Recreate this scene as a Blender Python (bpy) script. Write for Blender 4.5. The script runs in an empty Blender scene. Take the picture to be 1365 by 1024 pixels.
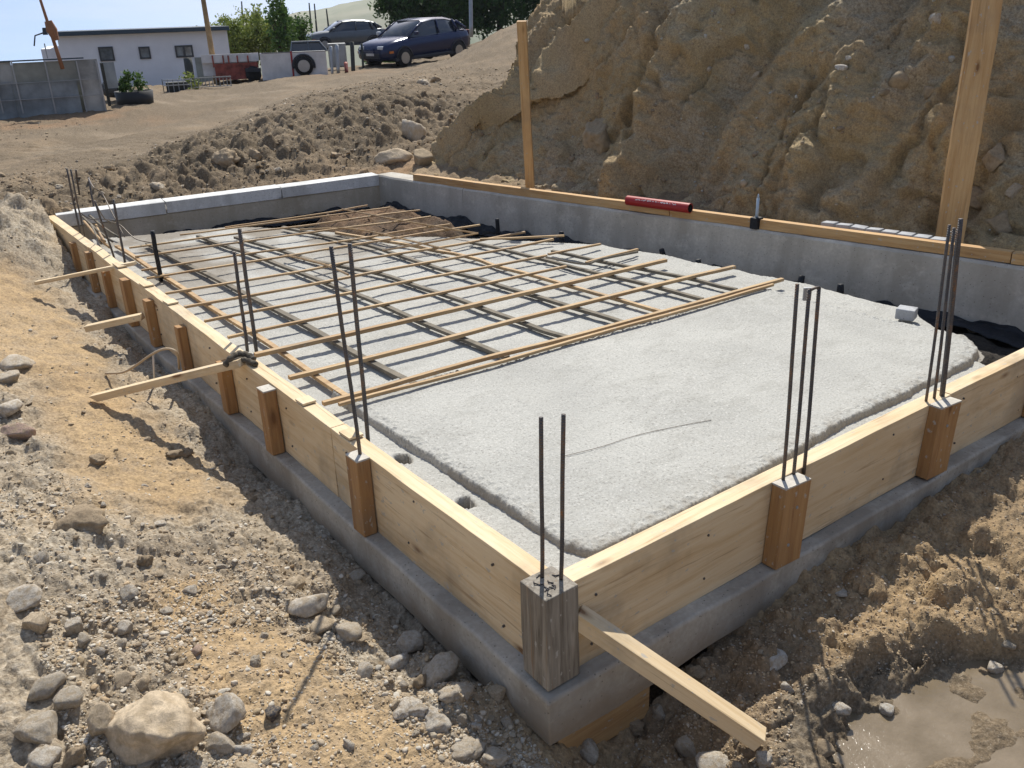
import bpy, math, random, numpy as np
from mathutils import Vector, Matrix
random.seed(7); RNG=np.random.default_rng(7)
sc=bpy.context.scene; COL=sc.collection
# ------------------------------------------------------------------ camera
CAM=np.array([-1.19882439,-1.49898479,1.41058538])
YAW,PIT,ROL=math.radians(53.8602834),math.radians(22.97629927),math.radians(-1.81676257)
F=1175.55; CX,CY=682.5,512.0
fw=np.array([math.cos(YAW)*math.cos(PIT),math.sin(YAW)*math.cos(PIT),-math.sin(PIT)])
_r=np.array([math.sin(YAW),-math.cos(YAW),0.]); _u=np.cross(_r,fw)
rt=math.cos(ROL)*_r+math.sin(ROL)*_u; up=-math.sin(ROL)*_r+math.cos(ROL)*_u
cd=bpy.data.cameras.new('camera'); cam=bpy.data.objects.new('camera',cd); COL.objects.link(cam)
cd.sensor_width=36; cd.lens=F*36/1365; cd.clip_end=3000; cd.clip_start=.05
cam.matrix_world=Matrix(((rt[0],up[0],-fw[0],CAM[0]),(rt[1],up[1],-fw[1],CAM[1]),(rt[2],up[2],-fw[2],CAM[2]),(0,0,0,1)))
sc.camera=cam
def ray(x,y): return fw+rt*(x-CX)/F-up*(y-CY)/F
def at(x,y,z): d=ray(x,y); return CAM+d*(z-CAM[2])/d[2]
def atx(x,y,v,ax=0): d=ray(x,y); return CAM+d*(v-CAM[ax])/d[ax]
def atD(x,y,D): d=ray(x,y); return CAM+d*D/math.hypot(d[0],d[1])
# ------------------------------------------------------------------ numpy noise
def _h(ix,iy,iz,s):
    n=(ix.astype(np.int64)*374761393+iy.astype(np.int64)*668265263+iz.astype(np.int64)*2147483647+s*1274126177)&0xffffffff
    n=((n^(n>>13))*1274126177)&0xffffffff
    n=((n^(n>>15))*2246822519)&0xffffffff
    return ((n^(n>>16))&0xffffff)/float(0xffffff)
def vn(P,s=0):
    P=np.asarray(P,float); I=np.floor(P).astype(np.int64); f=P-I; f=f*f*f*(f*(f*6-15)+10)
    x,y,z=I[...,0],I[...,1],I[...,2]; fx,fy,fz=f[...,0],f[...,1],f[...,2]; r=0
    for a in (0,1):
        for b in (0,1):
            for c in (0,1):
                r=r+_h(x+a,y+b,z+c,s)*(fx if a else 1-fx)*(fy if b else 1-fy)*(fz if c else 1-fz)
    return r*2-1
def fbm(P,o=4,s=0,g=.5,l=2.03):
    r=0;a=1;P=np.asarray(P,float)
    for i in range(o): r=r+a*vn(P+i*17.3,s+i); a*=g; P=P*l
    return r
def billow(P,o=4,s=0,g=.5,l=2.07):
    r=0;a=1;P=np.asarray(P,float)
    for i in range(o): r=r+a*(np.abs(vn(P+i*9.1,s+i))*2-.5); a*=g; P=P*l
    return r
def worley(P,s=0,dim=3):
    P=np.asarray(P,float); I=np.floor(P).astype(np.int64); f1=np.full(P.shape[:-1],9.);f2=f1.copy(); cid=f1.copy()
    R=(-1,0,1)
    for a in R:
        for b in R:
            for c in (R if dim==3 else (0,)):
                x,y,z=I[...,0]+a,I[...,1]+b,I[...,2]+c
                dx=x+_h(x,y,z,s)-P[...,0]; dy=y+_h(x,y,z,s+1)-P[...,1]
                dz=(z+_h(x,y,z,s+2)-P[...,2]) if dim==3 else 0
                d=np.sqrt(dx*dx+dy*dy+dz*dz); n=d<f1
                f2=np.where(n,f1,np.minimum(f2,d)); cid=np.where(n,_h(x,y,z,s+5),cid); f1=np.where(n,d,f1)
    return f1,f2,cid
def P2(x,y,k,z=0.): return np.stack([x*k,y*k,np.full_like(x,z)],-1)
def sst(x,a,b): t=np.clip((x-a)/(b-a),0,1); return t*t*(3-2*t)
# ------------------------------------------------------------------ materials
class NT:
    def __init__(s,name):
        s.m=bpy.data.materials.new(name); s.m.use_nodes=True; s.t=s.m.node_tree; s.b=s.t.nodes['Principled BSDF']
        s.b.inputs['Roughness'].default_value=.85; s.b.inputs['Specular IOR Level'].default_value=.3
        s.tc=s.n('ShaderNodeTexCoord'); s.P=s.tc.outputs['Object']
    def n(s,t,**k):
        n=s.t.nodes.new(t)
        for a,b in k.items(): setattr(n,a,b)
        return n
    def l(s,a,b): s.t.links.new(a,b)
    def put(s,sock,v):
        if hasattr(v,'is_output') or isinstance(v,bpy.types.NodeSocket): s.l(v,sock)
        elif isinstance(v,(tuple,list)) and len(v)==3 and sock.type=='RGBA': sock.default_value=(*v,1)
        else: sock.default_value=v
    def map(s,scale=(1,1,1),src=None,loc=(0,0,0)):
        m=s.n('ShaderNodeMapping'); s.l(src or s.P,m.inputs['Vector']); m.inputs['Scale'].default_value=scale; m.inputs['Location'].default_value=loc; return m.outputs[0]
    def rnd(s,src=None,k=37.):
        oi=s.n('ShaderNodeObjectInfo'); v=s.n('ShaderNodeVectorMath',operation='ADD'); c=s.n('ShaderNodeMath',operation='MULTIPLY'); c.inputs[1].default_value=k
        s.l(oi.outputs['Random'],c.inputs[0]); s.l(src or s.P,v.inputs[0]); s.l(c.outputs[0],v.inputs[1]); return v.outputs[0]
    def noise(s,sc_,vec=None,det=5,rough=.55,dist=0):
        n=s.n('ShaderNodeTexNoise'); s.l(vec or s.P,n.inputs['Vector']); n.inputs['Scale'].default_value=sc_; n.inputs['Detail'].default_value=det; n.inputs['Roughness'].default_value=rough; n.inputs['Distortion'].default_value=dist; return n.outputs['Fac']
    def voro(s,sc_,vec=None,feat='F1',out='Distance'):
        n=s.n('ShaderNodeTexVoronoi',feature=feat); s.l(vec or s.P,n.inputs['Vector']); n.inputs['Scale'].default_value=sc_; return n.outputs[out]
    def ramp(s,f,st):
        r=s.n('ShaderNodeValToRGB'); s.l(f,r.inputs[0]); e=r.color_ramp.elements
        while len(e)<len(st): e.new(.5)
        for q,(p,c) in zip(e,st):
            q.position=p; q.color=(c,c,c,1) if isinstance(c,(int,float)) else (*c,1)
        return r.outputs[0]
    def mix(s,f,a,b,mode='MIX'):
        m=s.n('ShaderNodeMix',data_type='RGBA',blend_type=mode); s.put(m.inputs[0],f); s.put(m.inputs[6],a); s.put(m.inputs[7],b); return m.outputs[2]
    def math(s,op,a,b=None,clamp=False):
        m=s.n('ShaderNodeMath',operation=op,use_clamp=clamp); s.put(m.inputs[0],a)
        if b is not None: s.put(m.inputs[1],b)
        return m.outputs[0]
    def attr(s,name):
        a=s.n('ShaderNodeAttribute',attribute_name=name); sp=s.n('ShaderNodeSeparateColor'); s.l(a.outputs['Color'],sp.inputs[0]); return sp.outputs
    def ocol(s): return s.n('ShaderNodeObjectInfo').outputs['Color']
    def bump(s,*hs):
        prev=None
        for h,st,d in hs:
            b=s.n('ShaderNodeBump'); s.l(h,b.inputs['Height']); b.inputs['Strength'].default_value=st; b.inputs['Distance'].default_value=d
            if prev is not None: s.l(prev,b.inputs['Normal'])
            prev=b.outputs[0]
        s.l(prev,s.b.inputs['Normal'])
    def done(s,col=None,rough=None,metal=None,spec=None):
        if col is not None: s.put(s.b.inputs['Base Color'],col)
        if rough is not None: s.put(s.b.inputs['Roughness'],rough)
        if metal is not None: s.put(s.b.inputs['Metallic'],metal)
        if spec is not None: s.put(s.b.inputs['Specular IOR Level'],spec)
        return s.m
def wood(name,c1,c2,c3,knot=True,dirt=.0,freq=1.):
    m=NT(name); v=m.rnd(); g=m.map((1.1*freq,16*freq,16*freq),v)
    n1=m.noise(1.6,g,4,.6,.9); n2=m.noise(9,g,3,.6,.3); n3=m.noise(1.3,m.map((1.5,3,3),v),3)
    col=m.ramp(m.math('ADD',m.math('MULTIPLY',n1,.75),m.math('MULTIPLY',n2,.25)),[(.3,c3),(.46,c1),(.6,c2),(.72,c1)])
    col=m.mix(m.ramp(n3,[(.4,0),(.72,.45)]),col,c3)
    if knot:
        kv=m.map((2.6,7.5,7.5),m.rnd(None,11.)); d=m.voro(1.,kv); col=m.mix(m.ramp(d,[(.055,.9),(.085,.4),(.14,0)]),col,(.16,.07,.025))
    st=m.noise(2.2,m.map((1,1,1),v),5,.65); col=m.mix(m.ramp(st,[(.52,0),(.72,.35+dirt)]),col,(.20,.165,.125)); sp=m.noise(34,m.map((1,1.6,1.6),v),3,.5); col=m.mix(m.ramp(sp,[(.66,0),(.70,.75)]),col,(.42,.40,.36)); dk=m.noise(3.1,m.map((.9,22,22),v),3,.6,.5); col=m.mix(m.ramp(dk,[(.6,0),(.7,.5)]),col,(.27,.16,.075))
    m.bump((n2,.25,.003),(n1,.2,.004)); return m.done(col,.7)
M={}
M['pine']=wood('pine board',(.68,.53,.33),(.74,.61,.41),(.55,.39,.21),True,.2)
M['pineb']=wood('pine batten',(.43,.29,.15),(.54,.385,.21),(.29,.17,.08),False,.3)
M['stake']=wood('brown stake wood',(.37,.205,.085),(.44,.26,.11),(.21,.105,.045),True,.1)
M['post']=wood('orange pine post',(.52,.32,.14),(.60,.40,.195),(.37,.2,.08))
M['old']=wood('weathered block wood',(.225,.20,.16),(.36,.325,.27),(.09,.075,.06),False,.5,1.6)
def concrete(name,a,b,stain,bumpk=1.):
    m=NT(name); n=m.noise(3.2,None,6,.6,.3); f=m.noise(60,None,4); s1=m.noise(4,m.map((1,1,.25)),5,.6); col=m.ramp(n,[(.3,a),(.68,b)])
    col=m.mix(m.ramp(s1,[(.43,0),(.62,.8)]),col,stain); w=m.noise(7,m.map((1,1,1.3),None,(3,1,4)),6,.7)
    col=m.mix(m.ramp(w,[(.54,0),(.68,.5)]),col,tuple(min(1,c*1.25) for c in b)); col=m.mix(m.ramp(f,[(.4,.3),(.6,0)]),col,stain)
    vp=m.voro(42,None); col=m.mix(m.ramp(vp,[(.09,.7),(.14,0)]),col,(.12,.11,.09))
    if 'footing' in name:
        z_=m.n('ShaderNodeSeparateXYZ'); m.l(m.P,z_.inputs[0]); dz=m.math('ADD',z_.outputs[2],m.math('MULTIPLY',m.noise(5,None,5,.7),.14)); col=m.mix(m.ramp(m.math('ADD',dz,1.),[(.63,.75),(.70,0)]),col,(.27,.205,.135))
    m.bump((f,.35*bumpk,.003),(n,.4*bumpk,.014),(vp,.15,.002)); return m.done(col,.88)
M['ledge']=concrete('footing concrete',(.37,.35,.305),(.50,.465,.395),(.27,.24,.195))
M['wall']=concrete('cast wall concrete',(.47,.44,.385),(.58,.545,.475),(.36,.33,.28))
M['wallb']=concrete('board-marked wall concrete',(.48,.43,.34),(.56,.50,.41),(.38,.32,.23))
M['white']=concrete('white band',(.66,.67,.66),(.80,.80,.78),(.46,.46,.44))
M['paver']=concrete('pale block',(.40,.41,.42),(.52,.53,.54),(.28,.28,.28))
# fresh slab: pebbly pale grey
m=NT('fresh concrete'); v=m.voro(150); v2=m.voro(330); n=m.noise(2.3,None,5); b1=m.noise(105,None,6,.75); b2=m.noise(38,None,5,.65)
col=m.ramp(n,[(.3,(.355,.352,.325)),(.7,(.44,.436,.40))]); wp=m.noise(5.5,m.map((1,1.7,1)),5,.62,.6); col=m.mix(m.ramp(wp,[(.5,0),(.66,.55)]),col,(.31,.305,.275)); col=m.mix(m.ramp(b1,[(.34,.9),(.46,0)]),col,(.17,.16,.14)); col=m.mix(m.ramp(b1,[(.56,0),(.68,.7)]),col,(.70,.68,.64))
col=m.mix(m.attr('tint')[0],col,(.20,.17,.13)); m.bump((b2,.2,.006),(v,.4,.003),(b1,.5,.004)); M['slab']=m.done(col,.8,spec=.35)
# soil
def soil(name,base,base2,bs=1.):
    m=NT(name); A=m.attr('tint'); n=m.noise(2.1,None,6,.6); f=m.noise(55,None,6,.7); g=m.noise(210,None,3,.6); c=m.noise(95,None,2,.5); h=m.noise(13,None,5,.62)
    col=m.ramp(n,[(.32,base2),(.66,base)])
    gr=m.ramp(f,[(.34,(.29,.24,.175)),(.5,(.43,.37,.28)),(.66,(.58,.52,.42))]); oc=m.ramp(h,[(.3,(.40,.265,.13)),(.7,(.53,.38,.21))])
    col=m.mix(A[1],col,gr); oo=m.math('MULTIPLY',A[0],m.ramp(h,[(.3,.35),(.6,.95)])); col=m.mix(oo,col,oc); col=m.mix(A[2],col,m.ramp(f,[(.35,(.27,.14,.07)),(.65,(.40,.24,.13))]))
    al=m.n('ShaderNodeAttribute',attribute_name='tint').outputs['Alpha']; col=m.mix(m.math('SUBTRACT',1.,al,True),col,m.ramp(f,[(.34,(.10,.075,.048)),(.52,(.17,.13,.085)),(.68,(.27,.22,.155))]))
    col=m.mix(1.,col,m.ramp(c,[(.3,.72),(.7,1.15)]),'MULTIPLY'); col=m.mix(m.ramp(f,[(.36,.42),(.48,0)]),col,(.14,.11,.075)); col=m.mix(m.ramp(g,[(.6,0),(.74,.45)]),col,(.56,.5,.41))
    m.bump((h,.5*bs,.03),(f,.7*bs,.012),(g,.6*bs,.004)); return m.done(col,.93,spec=.15)
M['soil']=soil('soil',(.335,.25,.16),(.235,.17,.105)); M['bank']=soil('cut bank soil',(.49,.38,.215),(.37,.28,.155),1.4)
m=NT('dark trench soil'); f=m.noise(40,None,6,.7); m.bump((f,.9,.02)); M['dark']=m.done(m.ramp(f,[(.35,(.022,.018,.014)),(.7,(.085,.065,.045))]),.95)
m=NT('rock'); v=m.rnd(); n=m.noise(9,v,6,.62); f=m.noise(70,v,5,.7); n2=m.noise(4,v,4); col=m.mix(1.,m.ocol(),m.ramp(n,[(.3,.80),(.66,1.15)]),'MULTIPLY'); col=m.mix(m.ramp(n2,[(.45,0),(.62,.7)]),col,(.44,.34,.22)); col=m.mix(m.ramp(f,[(.35,.3),(.5,0)]),col,(.22,.18,.14))
m.bump((n,.6,.014),(f,.8,.005)); M['rock']=m.done(col,.88)
m=NT('gravel'); a=m.attr('tint'); at_=m.n('ShaderNodeAttribute',attribute_name='tint'); f=m.noise(90,None,4,.7); m.bump((f,.6,.004)); M['gravel']=m.done(m.mix(1.,at_.outputs['Color'],m.ramp(f,[(.3,.82),(.65,1.12)]),'MULTIPLY'),.9)
m=NT('rebar steel'); f=m.noise(30,m.map((1,1,.4)),5,.7); w=m.n('ShaderNodeTexWave',bands_direction='Z'); m.l(m.P,w.inputs['Vector']); w.inputs['Scale'].default_value=38
m.bump((w.outputs['Fac'],.8,.002)); M['rebar']=m.done(m.ramp(f,[(.40,(.085,.085,.09)),(.56,(.14,.12,.105)),(.7,(.26,.13,.06))]),.6,.3)
m=NT('black plastic'); f=m.noise(14,None,5); m.bump((f,.8,.02)); M['black']=m.done((.010,.012,.016),.6,spec=.35)
def flat(name,c,r=.6,metal=0,bs=0,var=.12,scale=6,spec=.4):
    m=NT(name); n=m.noise(scale,None,5,.6); d=tuple(x*(1-var*1.6) for x in c); col=m.ramp(n,[(.3,d),(.7,c)])
    if bs: m.bump((m.noise(scale*6),bs,.004))
    return m.done(col,r,metal,spec)
M['red']=flat('red card tube',(.36,.018,.018),.45); M['tubein']=flat('tube inside',(.03,.025,.025)); M['ink']=flat('white lettering',(.75,.72,.70))
M['blue']=flat('pale blue peg paint',(.42,.52,.62),.5); M['rope']=flat('tan hose',(.52,.40,.26),.7,0,.3); M['wire']=flat('tie wire',(.20,.17,.14),.5,.4)
M['mudtie']=flat('muddy cloth',(.16,.135,.10),.95,0,.8,.5,30)
M['render']=flat('white render',(.80,.80,.82),.9,0,.1,.08,1.5); M['roof']=flat('dark blue roof sheet',(.035,.06,.085),.5); M['frame']=flat('grey window frame',(.05,.055,.06),.5)
m=NT('window glass'); n=m.noise(3,None,4); M['glass']=m.done(m.ramp(n,[(.35,(.03,.04,.05)),(.7,(.22,.26,.28))]),.12,0,.7)
m=NT('car glass'); M['cglass']=m.done((.02,.028,.04),.06,0,.8)
M['carblue']=flat('dark blue car paint',(.007,.018,.07),.2,.25,0,.1,6,.6); M['cargrey']=flat('grey car paint',(.13,.145,.16),.3,.3,0,.1); M['tyre']=flat('tyre rubber',(.018,.018,.018),.85); M['rim']=flat('wheel rim',(.42,.42,.42),.35,.7)
M['lamp']=flat('head lamp lens',(.62,.64,.66),.15); M['amber']=flat('amber lens',(.6,.18,.03),.3); M['plasticd']=flat('dark bumper plastic',(.03,.035,.045),.6)
M['truck']=flat('dirty white truck panel',(.74,.72,.70),.5,0,.1,.2,3); M['redp']=flat('faded red panel',(.42,.10,.07),.6,0,.1,.5,5); M['orangep']=flat('orange brown panel',(.46,.22,.06),.7)
M['sheet']=flat('grey green screening sheet',(.37,.385,.34),.5,0,.1,.4,1.4); M['sheetb']=flat('grey blue screening sheet',(.33,.375,.40),.5,0,.1,.45,1.8); M['sheetl']=flat('pale screening sheet',(.47,.48,.46),.5,0,.1,.4,2)
M['galv']=flat('galvanised steel',(.36,.38,.40),.45,.5); M['tub']=flat('black tub',(.022,.024,.026),.6); M['darkpost']=flat('dark timber post',(.05,.055,.05),.8); M['polewood']=flat('tan pole wood',(.42,.28,.14),.8,0,.3,.3,8); M['rust']=flat('rusty brown pole',(.30,.14,.07),.7)
def leafm(name,a,b,c):
    m=NT(name); n=m.noise(1.7,None,4,.6); g=m.n('ShaderNodeNewGeometry').outputs['Random Per Island']; col=m.mix(.5,m.ramp(n,[(.3,a),(.5,b),(.7,c)]),m.ramp(g,[(0,a),(.6,b),(1,c)]))
    m.b.inputs['Transmission Weight'].default_value=0; tr=m.n('ShaderNodeBsdfTranslucent'); m.l(col,tr.inputs[0]); mx=m.n('ShaderNodeMixShader'); mx.inputs[0].default_value=.3
    out=[q for q in m.t.nodes if q.type=='OUTPUT_MATERIAL'][0]; m.l(m.b.outputs[0],mx.inputs[1]); m.l(tr.outputs[0],mx.inputs[2]); m.l(mx.outputs[0],out.inputs[0]); return m.done(col,.6)
M['leafd']=leafm('dark leaves',(.025,.06,.016),(.05,.115,.026),(.11,.19,.04)); M['leafy']=leafm('yellow green leaves',(.12,.17,.03),(.24,.29,.06),(.36,.38,.10)); M['leafm']=leafm('mid green leaves',(.03,.07,.015),(.07,.14,.03),(.16,.24,.05)); M['bark']=flat('bark',(.10,.075,.05),.9,0,.6,.4,20)
m=NT('far hills'); n=m.noise(.02,None,6,.65); M['hills']=m.done(m.ramp(n,[(.35,(.17,.20,.13)),(.5,(.25,.26,.19)),(.65,(.33,.32,.24))]),.95)
m=NT('muddy water'); n=m.noise(7,None,5); r=m.noise(60,None,4,.7); m.bump((m.noise(22,None,3),.25,.006),(r,.35,.004)); M['mudwater']=m.done(m.ramp(n,[(.35,(.15,.115,.07)),(.7,(.23,.18,.12))]),m.ramp(n,[(.4,.04),(.62,.16)]),0,.6)
# ------------------------------------------------------------------ object helpers
def tag(o,label=None,cat=None,group=None,kind=None):
    if label: o['label']=label
    if cat: o['category']=cat
    if group: o['group']=group
    if kind: o['kind']=kind
    return o
def link(name,me,mt,parent=None,loc=None):
    o=bpy.data.objects.new(name,me); COL.objects.link(o)
    if mt is not None and not me.materials: me.materials.append(mt)
    if parent is not None: o.parent=parent
    if loc is not None: o.location=loc
    return o
def thing(name,loc,label,cat,group=None,rz=0):
    o=bpy.data.objects.new(name,None); COL.objects.link(o); o.location=Vector([float(q) for q in loc]); o.rotation_euler=(0,0,rz); o.empty_display_size=.1; return tag(o,label,cat,group)
def npmesh(name,V,Q,smooth=True,tint=None):
    V=np.asarray(V,np.float32).reshape(-1,3); Q=np.asarray(Q,np.int32); k=Q.shape[1]
    me=bpy.data.meshes.new(name); me.vertices.add(len(V)); me.vertices.foreach_set('co',V.ravel())
    me.loops.add(Q.size); me.loops.foreach_set('vertex_index',Q.ravel()); me.polygons.add(len(Q))
    me.polygons.foreach_set('loop_start',np.arange(0,Q.size,k,dtype=np.int32)); me.update(calc_edges=True)
    me.polygons.foreach_set('use_smooth',np.full(len(Q),smooth))
    if tint is not None:
        a=me.color_attributes.new('tint','FLOAT_COLOR','POINT'); T=np.ones((len(V),4),np.float32); tq=np.asarray(tint); tq=tq.reshape(-1,tq.shape[-1]); T[:,:tq.shape[1]]=tq; a.data.foreach_set('color',T.ravel())
    return me
def gridq(nr,nc,wrap=False):
    i=np.arange(nr-1)[:,None]*nc; j=np.arange(nc if wrap else nc-1)[None]; k=(j+1)%nc
    return np.stack([i+j,i+k,i+nc+k,i+nc+j],-1).reshape(-1,4)
def pydata(name,v,f,smooth=False):
    me=bpy.data.meshes.new(name); me.from_pydata([tuple(map(float,q)) for q in v],[],f); me.update()
    if smooth: me.polygons.foreach_set('use_smooth',[True]*len(me.polygons))
    return me
class MB:
    def __init__(s): s.v=[];s.f=[]
    def add(s,v,f): n=len(s.v); s.v+=[tuple(map(float,q)) for q in v]; s.f+=[tuple(n+i for i in q) for q in f]; return s
    def box(s,a,b,R=None,o=(0,0,0)):
        v=[(x,y,z) for x in (a[0],b[0]) for y in (a[1],b[1]) for z in (a[2],b[2])]
        if R is not None: v=[tuple(R@Vector(q)+Vector(o)) for q in v]
        return s.add(v,[(0,1,3,2),(4,6,7,5),(0,4,5,1),(2,3,7,6),(0,2,6,4),(1,5,7,3)])
    def cyl(s,p0,p1,r0,r1=None,n=12,cap=True):
        r1=r0 if r1 is None else r1; p0,p1=Vector(p0),Vector(p1); d=(p1-p0).normalized(); a=d.orthogonal().normalized(); b=d.cross(a)
        v=[p+(a*math.cos(2*math.pi*i/n)+b*math.sin(2*math.pi*i/n))*r for p,r in ((p0,r0),(p1,r1)) for i in range(n)]
        f=[(i,(i+1)%n,n+(i+1)%n,n+i) for i in range(n)]
        if cap: f+=[tuple(range(n))[::-1],tuple(range(n,2*n))]
        return s.add(v,f)
    def tube(s,pts,r,n=8):
        pts=[Vector(p) for p in pts]; rs=r if isinstance(r,(list,tuple)) else [r]*len(pts); v=[];f=[];a=None
        for i,p in enumerate(pts):
            d=(pts[min(i+1,len(pts)-1)]-pts[max(i-1,0)]).normalized(); a=(d.orthogonal() if a is None else a-d*a.dot(d)).normalized(); b=d.cross(a)
            v+=[p+(a*math.cos(2*math.pi*k/n)+b*math.sin(2*math.pi*k/n))*rs[i] for k in range(n)]
            if i: f+=[((i-1)*n+k,(i-1)*n+(k+1)%n,i*n+(k+1)%n,i*n+k) for k in range(n)]
        f+=[tuple(range(n))[::-1],tuple(range(len(v)-n,len(v)))]
        return s.add(v,f)
    def build(s,name,mt,parent=None,smooth=False,loc=None,bev=0):
        me=pydata(name,s.v,s.f,smooth); o=link(name,me,mt,parent,loc)
        if bev: b=o.modifiers.new('b','BEVEL'); b.width=bev; b.segments=2; b.limit_method='ANGLE'
        return o
def spline(pts,n=8):
    pts=[np.array(p,float) for p in pts]; q=[2*pts[0]-pts[1]]+pts+[2*pts[-1]-pts[-2]]; out=[]
    for i in range(1,len(q)-2):
        for t in np.linspace(0,1,n,endpoint=False): a,b,c,d=q[i-1],q[i],q[i+1],q[i+2]; out.append(.5*(2*b+(c-a)*t+(2*a-5*b+4*c-d)*t*t+(3*b-a-3*c+d)*t**3))
    out.append(pts[-1]); return out
def beam(name,mt,p0,p1,w,h,upv=(0,0,1),parent=None,warp=.002,bev=.002,seg=None,ends=(0,0)):
    """sawn timber with x along its length; p0,p1 = centre line; w across, h along upv; slightly warped and worn"""
    p0,p1=Vector([float(q) for q in p0]),Vector([float(q) for q in p1]); X=(p1-p0); L=X.length; X.normalize(); Z=Vector(upv); Z=(Z-X*Z.dot(X)).normalized(); Y=Z.cross(X)
    n=seg or max(3,int(L/.08)); ny=3; nz=4; V=[];idx={}
    prof=[]
    for k in range(ny): prof.append((-.5+k/ny,-.5))
    for k in range(nz): prof.append((.5,-.5+k/nz))
    for k in range(ny): prof.append((.5-k/ny,.5))
    for k in range(nz): prof.append((-.5,.5-k/nz))
    xs=np.linspace(0,L,n+1); N=len(prof); A=np.zeros((n+1,N,3))
    for i,x in enumerate(xs):
        for j,(a,b) in enumerate(prof): A[i,j]=(x+(ends[0]*b*h if i==0 else 0)+(ends[1]*b*h if i==n else 0),a*w,b*h)
    sd=random.random()*90; wx=fbm(np.stack([A[...,0]*1.5,0*A[...,0],0*A[...,0]+sd],-1),2,3)*warp*1.5
    A[...,1]+=wx+vn(np.stack([A[...,0]*14,A[...,1]*40,A[...,2]*40+sd],-1),5)*warp*.5; A[...,2]+=fbm(np.stack([A[...,0]*1.5,0*A[...,0]+7,0*A[...,0]+sd],-1),2,9)*warp*1.2
    f=[(i*N+j,(i+1)*N+j,(i+1)*N+(j+1)%N,i*N+(j+1)%N) for i in range(n) for j in range(N)]+[tuple(range(N)),tuple(range(n*N,n*N+N))[::-1]]
    me=pydata(name,A.reshape(-1,3),f); o=link(name,me,mt); 
    W=Matrix(((X[0],Y[0],Z[0],p0[0]),(X[1],Y[1],Z[1],p0[1]),(X[2],Y[2],Z[2],p0[2]),(0,0,0,1)))
    if parent is not None:
        o.parent=parent; bpy.context.view_layer.update(); o.matrix_local=parent.matrix_world.inverted()@W
    else: o.matrix_world=W
    b=o.modifiers.new('b','BEVEL'); b.width=bev; b.segments=2; b.limit_method='ANGLE'; b.angle_limit=math.radians(50)
    return o
# ------------------------------------------------------------------ terrain
ctl=[]
for a in [(150,132,20),(150,124,26),(300,120,22),(300,112,27),(450,115,19),(450,98,25),(560,90,29),(520,89,32),(615,72,35),(620,76,26),(660,50,22),(690,36,24)]: ctl.append(tuple(atD(*a)))
for a in [(0,300,.0),(0,230,-.04),(0,180,-.06),(150,200,-.07),(150,160,-.1),(0,150,-.15),(300,150,-.1),(200,252,-.03),(300,246,-.03),(300,222,.08),(290,195,.17),(290,175,.02),(400,236,-.02),(400,185,.22),(400,140,.36),(400,124,.1),(520,222,-.02),(520,172,.24),(520,122,.40),(540,104,.44),(540,97,.0),(580,190,.12),(600,150,.22),(610,120,.36),(630,88,.5),(90,262,0),(40,290,0)]: ctl.append(tuple(at(*a)))
ctl+=[(-.06,-.1,-.5),(-.06,.5,-.47),(-.06,2,-.44),(-.06,4,-.38),(-.06,5.6,-.24),(-.06,6.4,-.05),(-.25,0,-.42),(-.22,1,-.39),(-.2,2.5,-.365),(-.2,4,-.34),(-.25,5.5,-.17),
(-.6,.5,-.31),(-.6,2,-.28),(-.6,4,-.2),(-.5,5.5,-.06),(-.5,6.3,.03),(-1.1,1,-.18),(-1.1,2.5,-.15),(-1,4.5,-.08),(-1.2,0,-.24),(-.9,-.5,-.37),(-2.5,2,0),(-2.5,6,0),(-2,-1,-.2),
(-.1,-.2,-.56),(.05,-.10,-.62),(.2,-.09,-.625),(.42,-.09,-.56),(.8,-.1,-.45),(1.5,-.1,-.42),(2.3,-.1,-.39),(3.2,-.1,-.36),(.3,-.45,-.5),(.8,-.4,-.445),(1.4,-.4,-.43),(2.1,-.4,-.40),(.9,-.9,-.53),(1.3,-.75,-.53),(1.9,-.85,-.515),(0,-.8,-.48),(2.6,-1.2,-.46),
(-1.2,-1.5,-.45),(4,-3,-.4),(0,-4,-.4),(-4,-4,-.2),(3.3,6.3,0),(4.4,3,0),(4.8,0,0),(6,-2,0),(6,5,0),(4.2,7.3,.05),(8,2,0),(12,9,.3)]
c0,s0=math.cos,math.sin
for px,D,z in [(-200,45,-1.8),(0,34,-1.2),(0,60,-3),(150,45,-2),(400,45,-1.2),(560,60,-1.5),(700,60,.2),(0,150,-12),(400,150,-10),(700,150,-6),(0,600,-60),(400,600,-55),(700,600,-40),(1300,60,2),(1300,600,-30)]:
    d=ray(px,300); n=math.hypot(d[0],d[1]); ctl.append((CAM[0]+d[0]/n*D,CAM[1]+d[1]/n*D,z))
for az,D,z in [(170,20,-.5),(240,20,-1),(310,20,-1),(170,600,-60),(240,600,-60),(310,600,-60),(0,600,-30)]:
    ctl.append((CAM[0]+D*c0(math.radians(az)),CAM[1]+D*s0(math.radians(az)),z))
ctl=np.array(ctl)
def warp(x,y):
    dx,dy=x-CAM[0],y-CAM[1]; r=np.hypot(dx,dy)+1e-6; k=np.log1p(r)/r; return np.stack([dx*k,dy*k],-1)
CW=warp(ctl[:,0],ctl[:,1]); nC=len(ctl)
def phi(d): return d*d*np.log(d+1e-9)
K=phi(np.linalg.norm(CW[:,None]-CW[None],axis=-1))+np.eye(nC)*.0006; Pm=np.hstack([np.ones((nC,1)),CW]); A=np.zeros((nC+3,nC+3)); A[:nC,:nC]=K; A[:nC,nC:]=Pm; A[nC:,:nC]=Pm.T
WT=np.linalg.solve(A,np.concatenate([ctl[:,2],np.zeros(3)]))
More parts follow.
